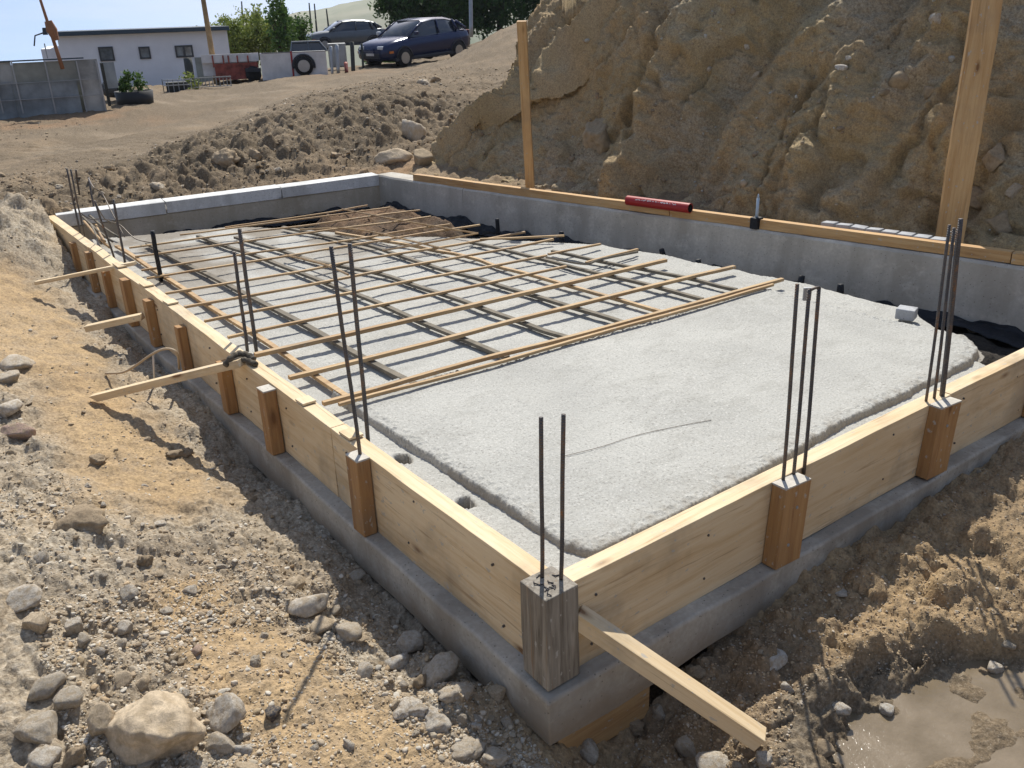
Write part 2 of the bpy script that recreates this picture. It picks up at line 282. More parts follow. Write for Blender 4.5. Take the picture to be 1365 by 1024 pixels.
def base(x,y):
    sh=x.shape; q=warp(x.ravel(),y.ravel()); out=np.zeros(len(q))
    for i in range(0,len(q),40000):
        b=q[i:i+40000]; out[i:i+40000]=phi(np.linalg.norm(b[:,None]-CW[None],axis=-1))@WT[:nC]+WT[nC]+b@WT[nC+1:]
    return out.reshape(sh)
# zones given as plan polylines / blobs: soft masks of soil kind
def blob(x,y,pts,r):
    m=np.zeros_like(x)
    for (a,b) in zip(pts[:-1],pts[1:]):
        a=np.array(a[:2]);b=np.array(b[:2]); d=b-a; t=np.clip(((x-a[0])*d[0]+(y-a[1])*d[1])/(d@d+1e-9),0,1); m=np.maximum(m,1-np.hypot(x-a[0]-t*d[0],y-a[1]-t*d[1])/r)
    return np.clip(m,0,1)
def G(px,py,z=-.3): return at(px,py,z)[:2]
def WX(y): return 2.83+(6.05-y)*.1535     # inner face of the long concrete wall
def terr(x,y):
    z=base(x,y); r=np.hypot(x-CAM[0],y-CAM[1])
    far=sst(r,9,30); nearL=(x<0)&(y<6.6)
    amp=np.where(nearL,.022,.02); 
    road=blob(x,y,[at(0,215,-.05)[:2],at(150,185,-.1)[:2],at(330,140,-.2)[:2],at(560,96,-.3)[:2]],3.2); road=np.clip(road*1.6,0,1)
    mound=blob(x,y,[at(230,235,0)[:2],at(330,200,.1)[:2],at(430,175,.25)[:2],at(560,150,.25)[:2]],1.5); mound=np.clip(mound*1.8,0,1)
    heap=blob(x,y,[at(10,320,-.05)[:2],at(60,300,-.05)[:2]],.7)
    right=(y<0.3)&(x>-.2)
    n1=fbm(P2(x,y,1.1,3.3),3,11); n2=billow(P2(x,y,5.,1.7),4,21); n3=billow(P2(x,y,19.,5.1),3,31,.5); 
    f1,f2,cid=worley(P2(x,y,7.),41,2); clod=np.sqrt(np.maximum(0,.27-f1*f1*(1+.25*n2)))*(cid>.4)*(.4+cid)*.75
    g1,g2,gid=worley(P2(x+.013*n2,y,23.),51,2); peb=np.sqrt(np.maximum(0,.3-g1*g1))*(gid>.3)
    hf=1-sst(r,7,12)*.8; n3=n3*hf; peb=peb*hf; rough=1-.5*road; pud=blob(x,y,[G(1200,1040,-.52),G(1340,985,-.52),G(1460,990,-.52)],.36)
    fr=1-.9*sst(pud,.15,.45)
    nn=fbm(P2(x,y,1.9,4.),4,71)
    och=blob(x,y,[G(0,400),G(60,470),G(120,560),G(215,660)],.42); och=np.maximum(och,blob(x,y,[G(30,440),G(140,540)],.3)*1.2); och=np.maximum(och,blob(x,y,[G(250,810),G(330,880),G(430,960),G(520,1020)],.26)*1.3); och=np.maximum(och,blob(x,y,[G(720,990,-.5),G(800,1050,-.5)],.15))
    o2=np.clip(och*1.5+nn*.55+.25*fbm(P2(x,y,9.),3,85)*(och>0)-.15,0,.92); fr=fr*(1-.6*o2*nearL)
    z=z+rough*fr*(n1*.03+n2*amp*.9+n3*.008+peb*.02+clod*.05)+mound*(n2*.05+clod*.045+n3*.014)+right*(1-sst(pud,0,.2))*(n2*.010+clod*.020+.013*fbm(P2(x,y,3.3),3,83))+heap*(n2*.05+clod*.06+.15)
    z=z+far*.12*fbm(P2(x,y,.5,9.),3,61)*rough
    rt_=road*sst(r,6,9); z=z+rt_*.03*np.sin((x*.62-y*.42)*5+2*vn(P2(x,y,.4),5))
    # soil kinds against footing
    tint=np.zeros(x.shape+(4,))
    o2=np.maximum(o2,right*np.clip(.42+nn*.5,0,.85)*(1-sst(pud,.1,.4)))
    g=np.where(nearL,np.clip(.8+nn*.35,.25,1),0.); g=np.maximum(g,sst(pud,.02,.12)*(1-sst(pud,.3,.42))*.8); g=np.maximum(g,road*np.clip(.1+fbm(np.stack([x*.9-y*.2,x*1.1+y*1.9,0*x],-1),4,73)*.7,0,.35)); g=np.maximum(g,np.clip(mound*.25+nn*.2,0,.5)*~nearL)
    b=blob(x,y,[atD(30,155,17)[:2],atD(150,143,17)[:2]],1.6)*1.5; b=np.maximum(b,np.clip(blob(x,y,[at(240,246,0)[:2],at(420,232,0)[:2],at(500,222,0)[:2]],.5)*1.3,0,.22)); b=np.maximum(b,blob(x,y,[atD(440,100,25)[:2],atD(480,94,28)[:2]],2.5)); b=np.clip(b+nn*.2*(b>0),0,1)
    tint[...,0]=o2; tint[...,1]=np.clip(g-o2*.5,0,1); tint[...,2]=b
    sh=sst(pud+.22*nn+.10*n3,.05,.5)*sst(pud,.0,.12); z=z*(1-sh)+sh*(-.524+.020*fbm(P2(x,y,8.),4,79))
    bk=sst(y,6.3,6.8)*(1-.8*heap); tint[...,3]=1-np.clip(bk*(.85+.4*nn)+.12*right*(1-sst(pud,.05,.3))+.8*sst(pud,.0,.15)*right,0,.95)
    ins=(x>-.02)&(y>-.02)&(y<6.42)&(x<WX(y)+.13); z=np.where(ins,np.minimum(z,-.62),z)
    # keep soil below the footing foot on the outside edge, and below the wall tops
    rim=(x>WX(y)+.05)&(x<WX(y)+.5)&(y<6.7)&(y>-1); z=np.where(rim,np.minimum(z,.0+.02*n2),z)
    return z,tint
azs=np.concatenate([np.radians(np.arange(-146,-38,4.)),np.radians(np.linspace(-38,38,860)),np.radians(np.arange(40,214,4.))])+YAW
azs=np.sort(azs); rs=[.25,.5,.8,1.1,1.35]
r=1.5
while r<60: rs.append(r); r+=max(.0045,min(.00125*r*r,.032)) if r<14 else .012*r
while r<900: rs.append(r); r*=1.12
rs=np.array(rs); RR,AA=np.meshgrid(rs,azs,indexing='ij'); TX=CAM[0]+RR*np.cos(AA); TY=CAM[1]+RR*np.sin(AA); TZ,TT=terr(TX,TY)
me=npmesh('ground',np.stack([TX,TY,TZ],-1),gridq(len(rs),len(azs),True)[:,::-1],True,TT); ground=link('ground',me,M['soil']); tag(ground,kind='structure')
def H(x,y):
    x=np.atleast_1d(np.asarray(x,float)); y=np.atleast_1d(np.asarray(y,float)); a=np.arctan2(y-CAM[1],x-CAM[0]); a=(a-azs[0])%(2*math.pi)+azs[0]; rr=np.hypot(x-CAM[0],y-CAM[1])
    i=np.clip(np.searchsorted(rs,rr)-1,0,len(rs)-2); j=np.clip(np.searchsorted(azs,a)-1,0,len(azs)-2); u=(rr-rs[i])/(rs[i+1]-rs[i]); v=(a-azs[j])/(azs[j+1]-azs[j])
    return TZ[i,j]*(1-u)*(1-v)+TZ[i+1,j]*u*(1-v)+TZ[i,j+1]*(1-u)*v+TZ[i+1,j+1]*u*v
# ------------------------------------------------------------------ cut bank (steep earth face)
foot=spline([(5.6,-6,0),(5.0,-3.5,0),(4.62,-1.5,0),(4.38,0,0),(4.2,1,0),(4.02,2,0),(3.83,3,0),(3.66,4,0),(3.48,5,0),(3.18,5.9,0),(3.55,6.35,0),(4.5,6.65,0),(5.8,7.05,0),(7.6,7.8,0),(11,9.6,0),(16,12,0)],24)
foot=np.array(foot); dd=np.concatenate([[0],np.cumsum(np.linalg.norm(np.diff(foot,axis=0),axis=1))])
iy=np.argmin(np.abs(foot[:,1]-6.0)+np.abs(foot[:,0]-3.3)); s_nose=dd[iy]
us=np.concatenate([np.arange(0,4.5,.06),np.arange(4.5,s_nose+1.6,.0135),np.arange(s_nose+1.6,s_nose+5,.025),np.arange(s_nose+5,dd[-1],.06)]); us=us[us<dd[-1]]
FX=np.interp(us,dd,foot[:,0]); FY=np.interp(us,dd,foot[:,1])
tx=np.gradient(FX,us); ty=np.gradient(FY,us); kk=np.ones(41)/41.
step=np.interp(us,us,us); 
def smooth(a,n=61): return np.convolve(np.pad(a,n//2,mode='edge'),np.ones(n)/n,'valid')
tx,ty=smooth(tx),smooth(ty); nl=np.hypot(tx,ty); NX,NY=ty/nl,-tx/nl       # inward horizontal normal (away from the pit)
kn=np.exp(-((us-s_nose-.5)/1.2)**2); 
vs=np.concatenate([np.linspace(0,.62,210),np.linspace(.63,1,40)])
# profile: offset,height along v
prof_o=np.interp(vs,[0,.05,.62,.72,.8,1.],[-.02,.05,1.12,1.6,2.1,9.]); prof_z=np.interp(vs,[0,.05,.62,.72,.8,1.],[-.35,.0,1.78,2.55,3.0,3.3])
Z0=1-.2*sst(us,s_nose-2.6,s_nose-.3)[None]; O=prof_o[:,None]*(1+kn[None]*1.7)+0*us[None]; back=sst(us,s_nose+1.0,s_nose+3.5)[None]; Z=prof_z[:,None]*(1-.30*back)*np.where(prof_z[:,None]>1.5,Z0,1)+0*us[None]; O=O*(1+1.5*back)
kkx=sst(us,0,1); X=FX[None]+NX[None]*O; Y=FY[None]+NY[None]*O
# break-ups
S=us[None]+0*O; T=np.sqrt(O**2+np.maximum(Z,0)**2); P=np.stack([X,Y,Z],-1)
flute=np.stack([S*1.05+.35*T,T*.42,0*S],-1); b0=1-np.abs(fbm(flute,4,101)); b1=billow(P*2.6,4,111); f1,f2,ci=worley(np.stack([S*1.3+.35*fbm(P*2,3,7)+.3*T,T*.85+.35*fbm(P*2,3,8),0*S],-1),121,2); crack=sst(f2-f1,0,.22)
g1,g2,gi=worley(P*7.5+.3*vn(P*6,3)[...,None],131); h1,_,hi=worley(P*24.,141); fine=billow(P*17,4,151,.62)
env=sst(np.broadcast_to(vs[:,None],S.shape),.0,.1)
strat=vn(np.stack([0*Z+.3*vn(P*.8,4),0*Z,Z*6.5+.8*fbm(P*1.2,3,5)],-1),6); vc=1-sst(np.abs(vn(np.stack([S*1.9+.25*fbm(P*2.5,3,12),T*.35,0*S],-1),13)),0,.07); D=env*(.38*(b0-.72)+.05*b1*(.6+.4*b0)+.05*(crack-1)+.11*(ci-.5)*crack+.02*strat-.05*vc*(T<1.5)+.16*kn[None]*sst(T,.1,.5))+.05*np.sqrt(np.maximum(0,.2-g1*g1))*(gi>.62)+.022*np.sqrt(np.maximum(0,.25-h1*h1))*(hi>.55)+.012*fine
low=np.exp(-((vs-.06)/.05)**2)[:,None]; D=D+low*(.05*billow(P*5,3,171)+.06*np.maximum(0,.6-g1))
gx=np.gradient(O,axis=0); gz=np.gradient(Z,axis=0); gl=np.hypot(gx,gz)+1e-9; hx,hz=gz/gl,gx/gl
X=X-NX[None]*hx*D; Y=Y-NY[None]*hx*D; Z=Z+hz*D
nn=fbm(P*1.4,4,181); tint=np.zeros(S.shape+(3,)); tint[...,0]=np.clip(.30+.75*nn+.25*(b0-.7)+.3*strat*env,0,.9); tint[...,1]=np.clip(.12+.6*fbm(P*2.2+5,4,191),0,.55); 
bank=link('hillside',npmesh('hillside',np.stack([X,Y,Z],-1),gridq(len(vs),len(us)),True,tint),M['bank']); tag(bank,kind='structure')
# ------------------------------------------------------------------ pit floor, blinding layer, fresh slab
def gridobj(name,x0,x1,y0,y1,d,zf,mt,kind=None):
    xs=np.arange(x0,x1,d); ys=np.arange(y0,y1,d); X,Y=np.meshgrid(xs,ys,indexing='ij'); Z,T,keep=zf(X,Y); Q=gridq(len(xs),len(ys))[:, ::-1]; k=keep.ravel(); Q=Q[k[Q].any(1)][:, ::-1]
    used=np.unique(Q); mp=-np.ones(X.size,int); mp[used]=np.arange(len(used)); V=np.stack([X,Y,Z],-1).reshape(-1,3)[used]
    return link(name,npmesh(name,V,mp[Q],True,T.reshape(-1,3)[used]),mt)
def zfloor(X,Y):
    n=billow(P2(X,Y,6.),4,201); rise=sst(X,1.55,1.9)*sst(Y,3.95,4.4)*(1-sst(X,2.45,2.75))*(1-sst(Y,5.2,5.6)); Z=-.34+.025*n+rise*.215
    T=np.zeros(X.shape+(3,)); T[...,2]=np.clip(rise*(.55+.4*fbm(P2(X,Y,5.),3,205)),0,1); return Z,T,(X<WX(Y)+.05)
fl=gridobj('pit_floor',.02,3.95,.02,6.4,.02,zfloor,None); fl.data.materials.clear()
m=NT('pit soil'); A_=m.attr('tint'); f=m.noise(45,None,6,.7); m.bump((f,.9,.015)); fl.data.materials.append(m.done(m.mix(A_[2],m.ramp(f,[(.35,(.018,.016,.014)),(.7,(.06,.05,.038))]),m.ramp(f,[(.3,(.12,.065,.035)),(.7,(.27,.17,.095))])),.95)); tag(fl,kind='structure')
def inpoly(X,Y,pts,soft=0):
    """signed distance-like value to polygon (positive inside)"""
    d=np.full(X.shape,1e9); ins=np.zeros(X.shape,bool); n=len(pts)
    for i in range(n):
        ax,ay=pts[i];bx,by=pts[(i+1)%n]; ex,ey=bx-ax,by-ay; t=np.clip(((X-ax)*ex+(Y-ay)*ey)/(ex*ex+ey*ey),0,1); d=np.minimum(d,np.hypot(X-ax-t*ex,Y-ay-t*ey))
        c=((ay>Y)!=(by>Y))&(X<(bx-ax)*(Y-ay)/((by-ay) if by!=ay else 1e-9)+ax); ins^=c
    return np.where(ins,d,-d)
ZB=-.115
holes=[at(537,611,ZB),at(621,669,ZB)]
def zblind(X,Y):
    pts=[(.02,.02),(2.55,.02),(2.72,.25),(WX(.8)-.48,.8),(WX(1.5)-.37,1.5),(WX(3.)-.37,3.0),(2.25,3.95),(1.8,4.45),(1.55,5.0),(1.2,5.45),(.02,5.85)]
    s=inpoly(X,Y,pts)+.018*fbm(P2(X,Y,6.),3,211); m_=sst(s,-.03,.03); Z=ZB+.004*fbm(P2(X,Y,4.),2,215)+.0012*billow(P2(X,Y,45.),2,219)-(1-m_)*.16
    n=np.zeros(X.shape)
    for h in holes: q=np.hypot((X-h[0])*1.0,(Y-h[1])*.6)+.006*vn(P2(X,Y,60.),3); n=np.maximum(n,1-sst(q,.018,.03))  # hole mask also drives a dark tint that paints the recess shade
    T=np.zeros(X.shape+(3,)); T[...,0]=np.clip((1-m_)*1.1+n*2+sst(Y,2.8,4.6)*np.clip(.6+fbm(P2(X,Y,4.),4,221)*.8,0,.9)+np.exp(-((X-.07)/.03)**2)*.5,0,1); return Z-n*.1,T,s>-.05  # far floor tint: soil colour with the batten grid's shade painted in
bl=gridobj('concrete_floor',.03,3.3,.03,5.95,.0085,zblind,M['slab']); tag(bl,kind='structure')
SP=[at(*a,-.08)[:2] for a in [(436,517),(498,559),(557,597),(600,624),(640,648),(704,691),(750,721),(771,728),(794,733),(830,716),(900,685),(1008,629),(1110,567),(1211,520),(1260,497),(1297,477),(1306,462),(1290,446),(1190,424),(1060,393),(1010,380),(940,402),(800,442),(640,486)]]
def zfresh(X,Y):
    s=inpoly(X,Y,SP)+.004*fbm(P2(X,Y,12.),3,231)+.002*billow(P2(X,Y,60.),2,233); far=sst(Y,1.2,1.5); m_=sst(s,-.006,.010); Z=-.085+.003*fbm(P2(X,Y,3.),2,235)+.0009*billow(P2(X,Y,60.),2,239)*(1+3*(s<.06))-np.exp(-np.maximum(s,0)/.02)*.006-(1-m_)*.036
    T=np.zeros(X.shape+(3,)); T[...,0]=np.clip(np.where(s<.012,.6,0)*sst(.012-s,0,.012)*(Y<.9*1+.0*X)+.0,0,.8); T[...,0]=np.maximum(T[...,0],np.exp(-np.maximum(s,0)/.05)*np.clip(.15+fbm(P2(X,Y,25.),3,243)*.6,0,.6)*(Y<.5)); return Z,T,s>-.02
fs=gridobj('fresh_slab',.1,3.1,.05,1.8,.006,zfresh,M['slab']); tag(fs,'pale fresh concrete slab with a rounded lumpy edge inside the timber forms','slab')
# ------------------------------------------------------------------ footing + forms
def footing():
    mb=[]
    n=90; prof=[(0,-.455),(0,-.308),(.006,-.3),(.12,-.3),(.12,-.455)]
    # path along outer line: from far left down to corner then right
    path=[(-.055,y) for y in np.linspace(6.4,-.055,90)]+[(x,-.055) for x in np.linspace(-.055,3.95,60)[1:]]
    V=[]
    for (x,y) in path:
        if y>-.054: d=(1,0)
        elif x<-.054: d=(1,1)
        else: d=(0,1)
        for o,z in prof: V.append((x+d[0]*o,y+d[1]*o,z))
    V=np.array(V).reshape(len(path),5,3); nz=fbm(V*6,3,301); V[:,:,2]+=nz*.004*(V[:,:,2]<-.299); V[:,0,2]+=.012*vn(V[:,0]*3,303); V[:,0:3,0]+=np.where(V[:,0:3,0]<-.03,1,0)*.004*fbm(V[:,0:3]*4,2,305); V[:,0:3,1]+=np.where(V[:,0:3,1]<-.03,1,0)*.004*fbm(V[:,0:3]*4,2,307)
    me=npmesh('concrete_footing',V,gridq(len(path),5)[:, ::-1],False); o=link('concrete_footing',me,M['ledge']); b=o.modifiers.new('b','BEVEL'); b.width=.004; b.segments=2; b.limit_method='ANGLE'
    tag(o,'grey concrete footing ledge running under the timber form boards round the near corner','footing')
footing()
TB=.062
ys=[6.40,5.02,3.62,2.31,1.30,.055]
lab=['far end board of the left form, where it meets the white-topped back wall','pale form board on the left side where the thin far brace lands','pale form board on the left side, where the short brace stub ends','pale form board on the left side, carrying the round-topped stake','long near board of the left form, with dark knot, ending at the corner block']
for i in range(5):
    dx=random.uniform(-.002,.002); o=beam('form_board',M['pine'],(TB/2+dx,ys[i]-.003,-.15),(TB/2+dx+random.uniform(-.002,.002),ys[i+1]+.003,-.15+random.uniform(-.002,.002)),TB,.298,warp=.003); tag(o,lab[i],'form board','form boards')
o=beam('form_board',M['pine'],(.072,TB/2,-.15),(1.985,TB/2,-.15),TB,.298,warp=.002); tag(o,'near pale form board on the right side between the corner block and the farther stake','form board','form boards')
o=beam('form_board',M['pine'],(1.99,TB/2,-.15),(3.05,TB/2+.004,-.152),TB,.298,warp=.002); tag(o,'far pale form board on the right side, running out of the frame','form board','form boards')
bpy.context.view_layer.update()
for o_ in [q for q in bpy.data.objects if q.name.startswith('form_board')]:
    L_=max(v.co.x for v in o_.data.vertices); side=-1 if abs(o_.matrix_world[0][0])>.5 else 1
    for xx in np.arange(.12,L_-.05,.46):
        for zz in (-.09,.085):
            c_=MB(); x_=xx+random.uniform(-.05,.05); z_=zz+random.uniform(-.02,.02); yy=(-TB/2 if side<0 else -TB/2); c_.cyl((x_,yy-.0035,z_),(x_,yy+.004,z_),.0042,.0042,8); c_.build('nail_head',M['rebar'],o_)
# short cover pieces on top of the left form (lap joints)
for k,(px,py,l) in enumerate([(168,352,.13),(203,378,.10),(231,402,.09),(405,535,.07),(462,580,.08)]):
    p=at(px+6,py,.0); o=beam('lap_strip',M['pine'],(TB/2,p[1]+l/2,.0055),(TB/2+.002,p[1]-l/2,.006),TB*.94,.009,warp=.001,bev=.001); tag(o,['thin wood strip on the left form top, farthest, where the thin brace lands','thin wood strip on the left form top, second from the far corner','thin wood strip on the left form top, third from the far corner','short wood strip on the left form top, just past the round-topped stake','short wood strip on the left form top, beside the near brown stake with one bar'][k],'wood strip','strips on the form top')
# corner block
def weathered_block():
    t=thing('corner_block',(.02,.03,-.3),'grey weathered square timber block standing at the near corner of the forms','block')
    beam('block_body',M['old'],(.025,.033,-.297),(.021,.031,.006),.112,.112,(0,1,0),t,warp=.003,bev=.003,seg=10)
    mb=MB()
    for k in range(9):
        a=random.uniform(0,6.28); p=np.array([.02+random.uniform(-.035,.035),.03+random.uniform(-.035,.035),.0065]); mb.tube([p,p+np.array([math.cos(a)*.012,math.sin(a)*.012,.003]),p+np.array([math.cos(a+.6)*.02,math.sin(a+.6)*.02,.001])],.002,5)
    o=mb.build('rust_flakes',M['rebar'],t); o.location=(-.02,-.03,.3)
weathered_block()
# stakes
def stake(name,p0,p1,w,h,upv,label,cap=False,nails=0):
    t=thing(name,p0,label,'stake','stakes holding the forms'); b=beam('stake_body',M['stake'],p0,p1,w,h,upv,t,warp=.002,bev=.003)
    P1=Vector(p1)-Vector(p0)
    if cap:
        c=MB(); u=Vector(upv).normalized(); X=P1.normalized(); Y=u.cross(X)
        c.box((-.002,-w*.5,-h*.5),(.004,w*.5,h*.5),Matrix((X,Y,u)).transposed(),P1); c.build('cement_cap',M['wall'],t)
    for k in range(nails):
        q=P1*(.72-.45*k)+Vector((random.uniform(-.02,.02),-h*.5-.0005,0)); MB().cyl(q,q+Vector((0,-.003,0)),.006,.005,10).build('nail_head',M['galv'],t)
    return t
stake('form_stake',(.955,-.030,-.298),(.972,-.028,-.006),.128,.056,(0,1,0),'brown stake with three bars on the right form, nearest the corner block',True,2)
stake('form_stake',(1.885,-.026,-.298),(1.905,-.024,-.006),.145,.05,(0,1,0),'brown stake with a diagonal pale split on the right form, second from the corner block',True,1)
stake('form_stake',(2.72,-.03,-.298),(2.72,-.028,-.03),.13,.055,(0,1,0),'brown stake cut by the right edge of the picture')
LS=[(1.02,.085,.052,-.004,'brown squared stake nearest the corner block on the left form, one bar in its top'),(1.83,.075,.055,-.012,'brown round-topped stake on the left form, second nearest the corner'),(2.36,.07,.05,-.05,'brown stake under the muddy tie at the end of the long brace'),(2.99,.06,.045,-.04,'brown stake beside the curved tan hose on the left form'),(3.55,.075,.045,-.03,'brown stake at the end of the short brace on the left form'),(4.02,.085,.045,-.01,'brown stake on the left form, just past the short brace stub'),(4.5,.06,.045,-.06,'brown stake right under the thin far brace on the left form'),(4.95,.07,.04,-.02,'brown stake on the left form, just past the thin far brace'),(5.42,.07,.04,-.04,'brown stake on the left form, nearest the far corner')]
for y,w,h,zt,l in LS: stake('form_stake',(-.003-h/2,y,-.3),(-.003-h/2+.002,y+.01,zt),w,h,(1,0,0),l,y<1.9)
# boards under the footing corner
o=beam('foundation_board',M['stake'],(.0,-.012,-.53),(.36,-.012,-.53),.03,.16,warp=.001); tag(o,'brown board under the footing at the near corner','board'); 
o.data.materials[0]=M['post']
# braces
def bpx(a,za,b,zb,w,h,label,mt='pine',ends=(0,0)):
    p=at(*a,za);q=at(*b,zb); o=beam('timber_brace',M[mt],p,q,w,h,warp=.004,ends=ends); tag(o,label,'brace','braces outside the forms')
o=beam('timber_brace',M['pine'],(.088,.0,-.115),(.372,-.425,-.405),.052,.05,warp=.002,ends=(.0,0)); tag(o,'short thick pale brace running from the near corner block down to the ground','brace','braces outside the forms')
bpx((128,531),-.24,(322,484),.012,.045,.035,'long pale brace lying from the ochre bank up to the muddy tie','pine',(-1.2,0))
bpx((116,438),-.2,(190,422),-.13,.05,.035,'short pale brace stub meeting the left form halfway along')
bpx((48,377),-.12,(180,351),.018,.04,.022,'thin pale brace lying on the left form nearest the far corner')
# muddy tie
mb=MB(); pts=spline([at(300,488,.0),at(308,478,.03),at(318,472,.035),at(330,474,.03),at(338,480,.015)],5); mb.tube(pts,[.012+.006*abs(math.sin(i*2.1)) for i in range(len(pts))],9)
pts=spline([at(304,492,-.03),at(312,482,.015),at(326,480,.02),at(342,486,.012)],5); mb.tube(pts,[.010+.005*abs(math.sin(i*1.7)) for i in range(len(pts))],8); tag(mb.build('muddy_tie',M['mudtie'],smooth=True),'dark muddy cloth tie wrapped over the left form where the long brace lands','tie')
mb=MB(); P_=spline([at(141,498,-.26),at(168,495,-.22),at(203,472,-.11),at(222,465,-.08),at(236,471,-.1),at(239,492,-.24)],8); mb.tube(P_,.006,8); h_=mb.build('tan_hose',M['rope'],smooth=True); tag(h_,'curved tan hose arching from the soil to the left form, with a drop piece','hose'); MB().tube([at(204,471,-.108),at(205,490,-.2),at(206,508,-.3)],.0055,8).build('drop_pipe',M['truck'],h_,True)
# ------------------------------------------------------------------ concrete walls
def wallmesh(a,b,th,zb,zt0,zt1,n,nz,name,mt,parent,seed,bulge=.006):
    a=np.array(a,float);b=np.array(b,float); L=np.linalg.norm(b-a); t=(b-a)/L; nr=np.array([-t[1],t[0]])   # nr points outward (left of a->b)
    prof=[(0,0)]+[(0,k/nz) for k in range(1,nz)]+[(.0,.97),(.012,1.),(th-.012,1.),(th,.97),(th,0)]; V=[]
    for s in np.linspace(0,1,n+1):
        zt=zt0+(zt1-zt0)*s
        for o,k in prof: q=a+(b-a)*s+nr*o; V.append((q[0],q[1],zb+(zt-zb)*k))
    V=np.array(V).reshape(n+1,len(prof),3); d=fbm(V*3,4,seed)*bulge; V[:,:,0]+=nr[0]*d; V[:,:,1]+=nr[1]*d; V[:,:,2]+=np.where(V[:,:,2]>zb+.1,fbm(V*5,3,seed+1)*.003,0)
    me=npmesh(name,V,gridq(n+1,len(prof)),False); o=link(name,me,mt,parent)
    return o
def fixn(o):
    import bmesh
    bm=bmesh.new(); bm.from_mesh(o.data); bmesh.ops.holes_fill(bm,edges=[e for e in bm.edges if e.is_boundary],sides=0); bmesh.ops.recalc_face_normals(bm,faces=bm.faces); bm.to_mesh(o.data); bm.free(); return o
t=thing('back_wall',(1.4,6.3,-.4),'low concrete wall closing the far end, with a white band along its top','wall')
def P0(o,t): o.location=-t.location; return o
bw0,bw1=(.062,6.36),(2.83,6.06)
# inner face toward -y : a->b with outward (left) = +y  => a at small x
P0(fixn(wallmesh(bw0,bw1,.16,-.45,-.10,-.085,60,8,'lower_wall',M['wallb'],t,401)),t)
for k in range(3):
    s0_,s1_=[(0,.30),(.303,.66),(.663,1)][k]; q=lambda s:(bw0[0]+(bw1[0]-bw0[0])*s,bw0[1]+(bw1[1]-bw0[1])*s-.010)
    P0(fixn(wallmesh(q(s0_),q(s1_),.18,-.098+.015*s0_,.004,.004+.004*k,24,4,'white_band',M['white'],t,411+k,.002)),t)
t=thing('long_wall',(3.4,3,-.4),'long grey cast concrete wall along the foot of the cut bank','wall')
P0(fixn(wallmesh((WX(6.10),6.10),(WX(4.9),4.9),.2,-.45,.006,.008,26,8,'wall_end',M['wall'],t,421)),t)
P0(fixn(wallmesh((WX(4.896),4.896),(WX(-1.2),-1.2),.2,-.45,.008,.10,130,10,'wall_face',M['wall'],t,423,.009)),t)
def wtop(y): return .008+(4.896-y)/6.096*.092
# drips and cast seams on the wall: shallow recessed/raised vertical ribs
mbr=MB()
for px,py in [(855,290),(967,312),(1048,345)]:
    d=ray(px,py); lo=None
    for y in np.linspace(6,-.5,800):
        q=CAM+d*((y-CAM[1])/d[1])
        if q[0]>=WX(y): lo=q; break
    x,y=lo[0],lo[1]; n=np.array([-1,-.1535]); n/=np.linalg.norm(n); w=.004; z0,z1=-.2+random.uniform(0,.06),wtop(y)-random.uniform(.02,.06)
    tt=np.array([.152,-.988]); c=np.array([x,y])+n*.007
    mbr.add([(*(c-tt*w),z0),(*(c+tt*w),z0),(*(c+tt*w*1.2),z1),(*(c-tt*w*.6),z1),(*(c-n*.02-tt*w),z0),(*(c-n*.02+tt*w),z0),(*(c-n*.02+tt*w),z1),(*(c-n*.02-tt*w),z1)],[(0,1,2,3),(1,5,6,2),(4,0,3,7),(3,2,6,7),(0,4,5,1)])
P0(mbr.build('cast_seams',M['ledge'],t),t)
# timber on wall top
def onwall(px,py,off=.05):
    d=ray(px,py); t=(off+2.83+(6.05-CAM[1])*.1535-CAM[0])/(d[0]+d[1]*.1535); return CAM+d*t
def WP(y,off=0,z=0): return np.array([WX(y)+.03+off,y,wtop(y)+z])
cuts=[5.58,2.80,2.13,.62,-1.1]
tl=['orange timber rail on the long wall, farthest piece reaching under the red tube','timber rail on the long wall between the red tube and the blue peg','timber rail on the long wall just past the blue peg','timber rail on the long wall behind the four tall bars, running out of frame']
for k in range(4):
    a,b=cuts[k],cuts[k+1]; o=beam('timber_rail',M['post'],WP(a-.003,.02,.032),WP(b+.003,.02,.034),.055,.062,warp=.003); tag(o,tl[k],'timber rail','timber rails on the long wall')
# red tube
py_=3.42; a=WP(3.80,.075,.05); b=WP(3.08,-.022,.05); a=at(845,268,.09); b=at(926,272,.085); a=WP(3.14,.0,.062); b=WP(2.61,-.0,.062)
t=thing('card_tube',tuple(b),'red cardboard tube with white lettering lying on the long wall rail','tube')
a_=Vector(a)-Vector(b); a_+=Vector((-.03,0,.022)); b_=Vector((-.03,0,.022)); n=24; dr=(a_-b_).normalized(); aa=dr.orthogonal().normalized(); bb=dr.cross(aa); V=[];R_=.034
for (p,r_) in ((a_,R_),(b_,R_),(b_,R_*.82),(b_+dr*.3,R_*.82)):
    for i in range(n): V.append(p+(aa*math.cos(2*math.pi*i/n)+bb*math.sin(2*math.pi*i/n))*r_)
f=[(k*n+i,k*n+(i+1)%n,(k+1)*n+(i+1)%n,(k+1)*n+i) for k in range(2) for i in range(n)]+[tuple(range(n))]
link('tube_shell',pydata('tube_shell',V[:3*n],f,False),M['red'],t)
link('tube_core',pydata('tube_core',[V[2*n+i]*.999 for i in range(n)]+V[3*n:],[(i,(i+1)%n,n+(i+1)%n,n+i) for i in range(n)]+[tuple(range(n,2*n))],False),M['tubein'],t)
mb=MB(); ez=Vector((0,0,1)); sd=dr.cross(ez).normalized()
if sd.x>0: sd=-sd
